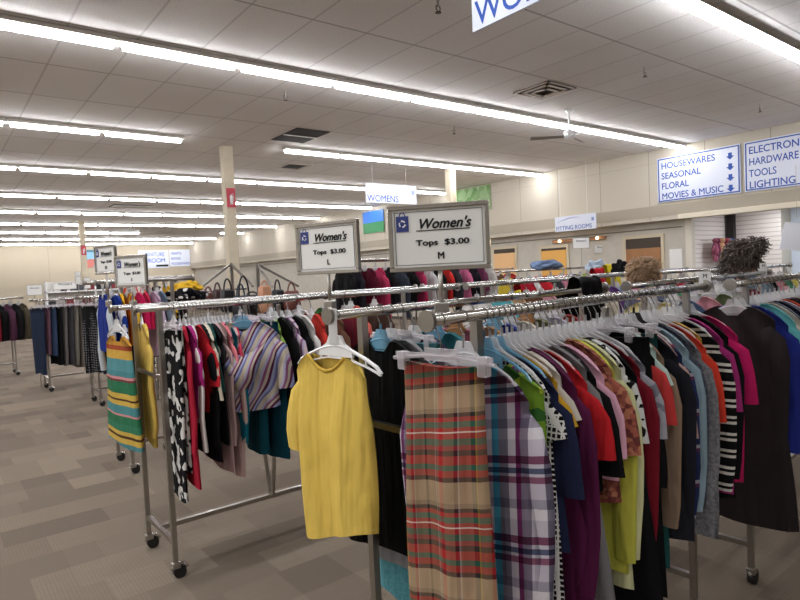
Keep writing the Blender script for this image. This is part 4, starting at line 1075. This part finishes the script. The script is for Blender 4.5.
# signs on the far racks
for lb, px, py, dp, W, H in (('small framed paper sign over the far left trouser rack', 34.5, 290, 9.8, .22, .17), ('narrow white sign on a post left of the price signs', 78, 278, 11.5, .10, .24), ('second narrow white sign, right of the post sign', 87, 283, 10.5, .11, .20), ('long low white sign lying behind the trouser rail', 65, 286, 13.5, .46, .15),
        ('white card sign with black words standing before the fitting rooms', 581, 243, 12.0, .34, .22), ('pale paper sign on the wall right of the standing card', 602, 249, 14.6, .40, .2)):
    p = at(px, py, dp); t_ = thing('paper_sign', lb, 'sign', p, -.6 if px > 500 else -.1, 'small signs in the distance')
    c = obj('card', box(B(), (-W / 2, -.004, -H / 2), (W / 2, .004, H / 2)), paper, t_)
    bm = B(); e = .008
    for a, d in (((-W / 2, -.008, -H / 2), (W / 2, .008, -H / 2 + e)), ((-W / 2, -.008, H / 2 - e), (W / 2, .008, H / 2)), ((-W / 2, -.008, -H / 2), (-W / 2 + e, .008, H / 2)), ((W / 2 - e, -.008, -H / 2), (W / 2, .008, H / 2))): box(bm, a, d)
    obj('frame', bm, chrome_dull, t_)
    text("Women's", W * .6, ink, c, (0, -.0045, H * .12), shear=.2, bold=.01)
    if dp < 14: obj('pole', cyl(B(), (0, 0, -p.z + .02), (0, 0, -H / 2), .008, 8), chrome_dull, t_)
# white wall shelving at far left with dark shoes under it
sh = thing('wall_shelf', 'long white shelf unit standing far away left of the column', 'shelf', (4.35, 22.0, 0))
for z in (.5, 1.0, 1.5): obj('shelf_board', box(B(), (-1.4, -.25, z), (1.4, .25, z + .04)), white_plastic, sh)
obj('back_panel', box(B(), (-1.4, .2, .1), (1.4, .25, 1.85)), solid('shelf_back', (216, 212, 206), .6), sh)
for x in (-1.4, 0, 1.36): obj('side_panel', box(B(), (x, -.25, 0), (x + .04, .25, 1.85)), white_plastic, sh)
rb = random.Random(5)
for k in range(16):
    c = rb.choice([(30, 30, 34), (70, 70, 80), (210, 206, 200), (120, 40, 46), (24, 24, 28)])
    h = rb.uniform(.14, .26); x = -2.0 + .27 * k; z = 1.54 if k % 3 else 1.04
    b_ = obj('storage_box', box(B(), (-.1, -.14, 0), (.1, .12, h), .01), solid('box_%d_%d_%d' % c, c, .6), None, loc=(4.35 + x * .62, 21.95, z)); tag(b_, 'small box on the %s board of the far white shelf, %s from the left' % ('top' if k % 3 else 'middle', ORD[k + 1]), 'box', 'boxes on the far white shelf')
    obj('box_lid', box(B(), (-.104, -.144, h), (.104, .124, h + .025), .006), solid('box_%d_%d_%d' % c, c, .6), b_)
# lamp rail on the wall, paper notices, room contents
t_ = thing('lamp_rail', 'brown wooden rail with two small lit bulbs over the fitting room doors', 'wall lamp', (XLOW - .04, 8.9, 2.22))
obj('wooden_rail', box(B(), (-.03, -.55, -.04), (.03, 1.0, .04), .006), wood, t_)
bulb = m_emit('warm_bulb', (255, 226, 180), 9.0)
for yy in (-.35, .75): obj('bulb', ball(B(), (-.05, yy, .0), .035), bulb, t_, True)
t_ = obj('paper_notice', box(B(), (-.003, -.14, -.22), (.003, .14, .22)), paper, None, loc=(XLOW - .006, 6.66, 1.62)); tag(t_, 'plain white paper notice on the wall right of the brown door', 'notice')
# dolls and toys hung in front of the slatwall
toy = random.Random(3)
bars = thing('peg_rail', 'thin metal peg rail on the white slatwall', 'rail', (13.9, OPY - .12, 2.0))
obj('bar', cyl(B(), (-.55, 0, 0), (.9, 0, 0), .008, 8), chrome_dull, bars)
for k in range(6): obj('peg', cyl(B(), (-.5 + .24 * k, .12, 0), (-.5 + .24 * k, -.06, 0), .006, 6), chrome_dull, bars)
for k, (cn, c) in enumerate([('pink', (170, 96, 120)), ('plum', (130, 60, 90)), ('orange', (200, 146, 104)), ('peach', (206, 166, 136)), ('red', (150, 56, 70)), ('rose', (160, 84, 98)), ('grey', (120, 120, 128)), ('blue', (60, 70, 140))]):
    x = 13.62 + .115 * k; z = 1.98
    o = obj('plush_toy', B(), P(c), None, True, (x, OPY - .2, z))
    bm = B(); tube(bm, [(0, 0, -.03), (0, 0, -.1), (0, 0, -.2), (0, 0, -.3), (0, 0, -.33)], [.03, .05, .07, .075, .03], 10)
    for s in (-1, 1):
        tube(bm, [(s * .04, 0, -.12), (s * .1, 0, -.2), (s * .11, 0, -.27)], [.03, .028, .02], 7); tube(bm, [(s * .035, 0, -.3), (s * .045, 0, -.42), (s * .05, -.03, -.46)], [.035, .032, .02], 7)
    bm.to_mesh(o.data); bm.free(); o.data.polygons.foreach_set('use_smooth', [True] * len(o.data.polygons))
    tag(o, '%s plush toy hanging on the white slatwall' % cn, 'toy', 'toys on the slatwall')
    obj('head', ball(B(), (0, -.005, .0), .06), P(c), o, True); 
    bm = B(); [ball(bm, (s * .02, -.06, .01), .008, sub=1) for s in (-1, 1)]; obj('eyes', bm, ink, o, True)
ct = thing('counter', 'pale counter in the bright room beyond the opening', 'counter', (14.2, 3.2, 0))
obj('counter_body', box(B(), (-.3, -1.6, 0), (.3, 1.3, .98)), solid('counter_paint', (200, 206, 214), .6), ct)
obj('counter_top', box(B(), (-.35, -1.65, .98), (.35, 1.35, 1.03), .008), white_plastic, ct)
mo = thing('monitor', 'small black monitor standing on the counter in the bright room', 'monitor', (14.2, 3.85, 1.03), .9)
obj('stand', box(B(), (-.1, -.07, 0), (.1, .07, .02)), black_rubber, mo); obj('neck', box(B(), (-.02, .0, .02), (.02, .03, .9)), black_rubber, mo)
obj('screen_case', box(B(), (-.24, -.02, .66), (.24, .02, 1.0), .008), black_rubber, mo); obj('screen', box(B(), (-.18, -.026, .72), (.06, -.021, .94)), solid('screen_glow', (170, 190, 215), .3), mo)
t_ = thing('hanging_placard', 'tilted pale placard hanging at the right edge before the bright room', 'sign', at(797, 232, 11.0), -1.1)
obj('placard', box(B(), (-.22, -.01, -.34), (.22, .01, .16)), solid('placard_grey', (226, 228, 236), .5), t_).rotation_euler = (0, .2, 0)
obj('hanging_wire', cyl(B(), (0, 0, .25), (0, 0, 1.2), .004, 5), chrome_dull, t_)

# ------------------------------------------------------------------ the two shoppers
def skin_body(name, verts, edges, mat, parent=None, levels=2):
    me = D.meshes.new(name); me.from_pydata([v[0] for v in verts], edges, [])
    o = D.objects.new('skin_tmp', me); COL.objects.link(o)
    o.modifiers.new('skin', 'SKIN'); ss = o.modifiers.new('sub', 'SUBSURF'); ss.levels = levels; ss.render_levels = levels
    lay = me.skin_vertices[0].data
    for i, v in enumerate(verts):
        r = v[1]; lay[i].radius = r if isinstance(r, tuple) else (r, r)
    lay[0].use_root = True
    dg = bpy.context.evaluated_depsgraph_get(); m2 = D.meshes.new_from_object(o.evaluated_get(dg))
    D.objects.remove(o); m2.name = name
    m2.materials.clear(); m2.materials.append(mat)
    m2.polygons.foreach_set('use_smooth', [True] * len(m2.polygons))
    b_ = D.objects.new(name, m2); COL.objects.link(b_); b_.parent = parent
    return b_
SKIN = solid('skin', (214, 164, 140), .55)
def person(label, loc, yaw, top_c, leg_c, tilt=0):
    """standing shopper, facing local -Y, arms forward to the rail"""
    V, E_ = [], []
    def add(p, r, par=None):
        V.append((p, r)); i = len(V) - 1
        if par is not None: E_.append((par, i))
        return i
    pel = add((0, 0, .92), (.15, .11)); w = add((0, 0, 1.08), (.125, .09), pel); ch = add((0, 0, 1.28), (.155, .105), w); nb = add((0, .01, 1.42), (.07, .06), ch)
    nk = add((0, 0, 1.49), .052, nb); hl = add((0, -.02, 1.55), (.062, .075), nk); hm_ = add((0, -.015, 1.63), (.075, .092), hl); ht = add((0, -.005, 1.70), (.058, .07), hm_)
    no = add((0, -.118, 1.60), .013, hm_)
    for s in (-1, 1):
        add((s * .082, 0, 1.61), .014, hm_)
        sh_ = add((s * .16, 0, 1.38), .058, nb); el = add((s * .22, -.06, 1.12), .042, sh_); wr = add((s * .16, -.28, 1.20), .028, el)
        pa = add((s * .15, -.35, 1.22), (.036, .018), wr)
        for q in range(4):
            f1 = add((s * (.15 + .02 * (1.5 - q)), -.41, 1.225 - .004 * q), .0095, pa); f2 = add((s * (.15 + .022 * (1.5 - q)), -.435 - .006 * (q in (1, 2)), 1.205), .0085, f1); add((s * (.15 + .022 * (1.5 - q)), -.43, 1.18), .0075, f2)
        th = add((s * .11, -.36, 1.22), .011, pa); add((s * .10, -.395, 1.21), .009, th)
        hp = add((s * .09, 0, .84), .095, pel); kn = add((s * .095, -.01, .48), .06, hp); an = add((s * .10, .02, .09), .04, kn); add((s * .105, -.13, .035), (.038, .03), an)
    o = skin_body('person', V, E_, SKIN); tag(o, label, 'person'); o.location = loc; o.rotation_euler = (0, 0, yaw)
    T, TE = [], []
    def addt(p, r, par=None):
        T.append((p, r)); i = len(T) - 1
        if par is not None: TE.append((par, i))
        return i
    a = addt((0, 0, .86), (.175, .135)); b_ = addt((0, 0, 1.08), (.145, .11), a); c = addt((0, 0, 1.28), (.17, .12), b_); d = addt((0, .01, 1.415), (.085, .075), c)
    for s in (-1, 1):
        q = addt((s * .16, 0, 1.38), .07, d); e = addt((s * .22, -.06, 1.12), .055, q); addt((s * .17, -.25, 1.19), .042, e)
    skin_body('sweater', T, TE, P(top_c), o)
    T, TE = [], []; a = addt((0, 0, .93), (.16, .12))
    for s in (-1, 1):
        q = addt((s * .09, 0, .82), .108, a); e = addt((s * .095, -.01, .48), .075, q); addt((s * .10, .015, .12), .06, e)
    skin_body('trousers', T, TE, P(leg_c), o)
    for s in (-1, 1):
        obj('shoe', ball(B(), (s * .105, -.06, .045), .1, .5, 1.25, .45), black_rubber, o, True)
        ey = obj('eye', ball(B(), (s * .032, -.098, 1.635), .012), white_plastic, o, True)
        obj('pupil', ball(B(), (s * .032, -.1075, 1.635), .0055), ink, ey, True)
    obj('mouth', tube(B(), [(-.024, -.094, 1.562), (0, -.103, 1.560), (.024, -.094, 1.562)], [.002, .0055, .002], 6), solid('lips', (176, 96, 92), .5), o, True)
    return o
def hair_mat(name, c, c2):
    n = N(name); v, o = n.xyz(); n.base(n.mix(n.noise(v, 60, 3), rgb(c), rgb(c2))); n.p(Roughness=.6); return n.m
def curly_hair(o, c0, rad, n, curl, mat, seed, face_cut=.35, length=.1, lumps=()):
    """a rounded head of hair built from a cap and many curled locks"""
    rnd = random.Random(seed); bm = B()
    cx, cy, cz = c0
    def inside(d): return not (d.y < -face_cut and d.z < .45)
    bmesh.ops.create_icosphere(bm, subdivisions=4, radius=1)
    dele = []
    for v in bm.verts:
        d = v.co.normalized()
        k = 1 + .05 * math.sin(9 * d.x + 3) * math.sin(8 * d.y) + .05 * math.sin(11 * d.z + 5 * d.x)
        if not inside(d): k *= .62
        v.co = Vector((cx + d.x * rad[0] * k * .93, cy + d.y * rad[1] * k * .93, cz + d.z * rad[2] * k * .93))
    for i in range(n):
        while True:
            d = Vector((rnd.gauss(0, 1), rnd.gauss(0, 1), rnd.gauss(0, 1))).normalized()
            if inside(d) and d.z > -.75: break
        base = Vector((cx + d.x * rad[0] * .9, cy + d.y * rad[1] * .9, cz + d.z * rad[2] * .9))
        for lc, lr, lw in lumps:
            if rnd.random() < lw: base = Vector(lc) + d * lr; break
        ax = (d * .55 + Vector((rnd.uniform(-.5, .5), rnd.uniform(-.5, .5), -.55))).normalized(); s1 = ax.orthogonal().normalized(); s2 = ax.cross(s1)
        ph = rnd.uniform(0, 6.28); ln = length * rnd.uniform(.6, 1.2); cr = curl * rnd.uniform(.7, 1.3)
        pts = [base + d * (.02 * k / 9) + ax * (ln * k / 9) + s1 * math.cos(ph + k * 1.15) * cr * (k / 9 + .3) + s2 * math.sin(ph + k * 1.15) * cr * (k / 9 + .3) for k in range(10)]
        tube(bm, pts, [.0055, .006, .006, .006, .0055, .005, .0045, .004, .003, .0015], 4, caps=False)
    return obj('hair', bm, mat, o, True)
pb = at(645, 262, 4.7)
o = person('shopper with short frizzy blonde hair standing behind the nearest rack, only the head showing', (pb.x, pb.y, -.115), ROT(75), (90, 92, 110), (40, 46, 66))
curly_hair(o, (0, .012, 1.645), (.094, .106, .100), 700, .005, hair_mat('blonde_hair', (196, 166, 134), (140, 110, 84)), 2, .45, .045)
pd = at(746, 262, 5.0)
o = person('shopper with big dark curly hair standing behind the right rack, head turned right', (pd.x, pd.y, -.01), ROT(65), (120, 140, 156), (40, 42, 50))
curly_hair(o, (0, .03, 1.625), (.112, .128, .125), 1000, .007, hair_mat('dark_curly_hair', (112, 98, 90), (58, 50, 46)), 5, .5, .06, [((0, -.09, 1.70), .06, .14), ((0, .13, 1.53), .08, .14)])
sc.view_settings.view_transform = 'Standard'
sc.view_settings.look = 'None'
sc.view_settings.exposure = 0.12
try:
    sc.cycles.transparent_max_bounces = 24
    sc.cycles.max_bounces = 7; sc.cycles.diffuse_bounces = 4; sc.cycles.glossy_bounces = 3
    sc.cycles.sample_clamp_indirect = 6
except Exception: pass
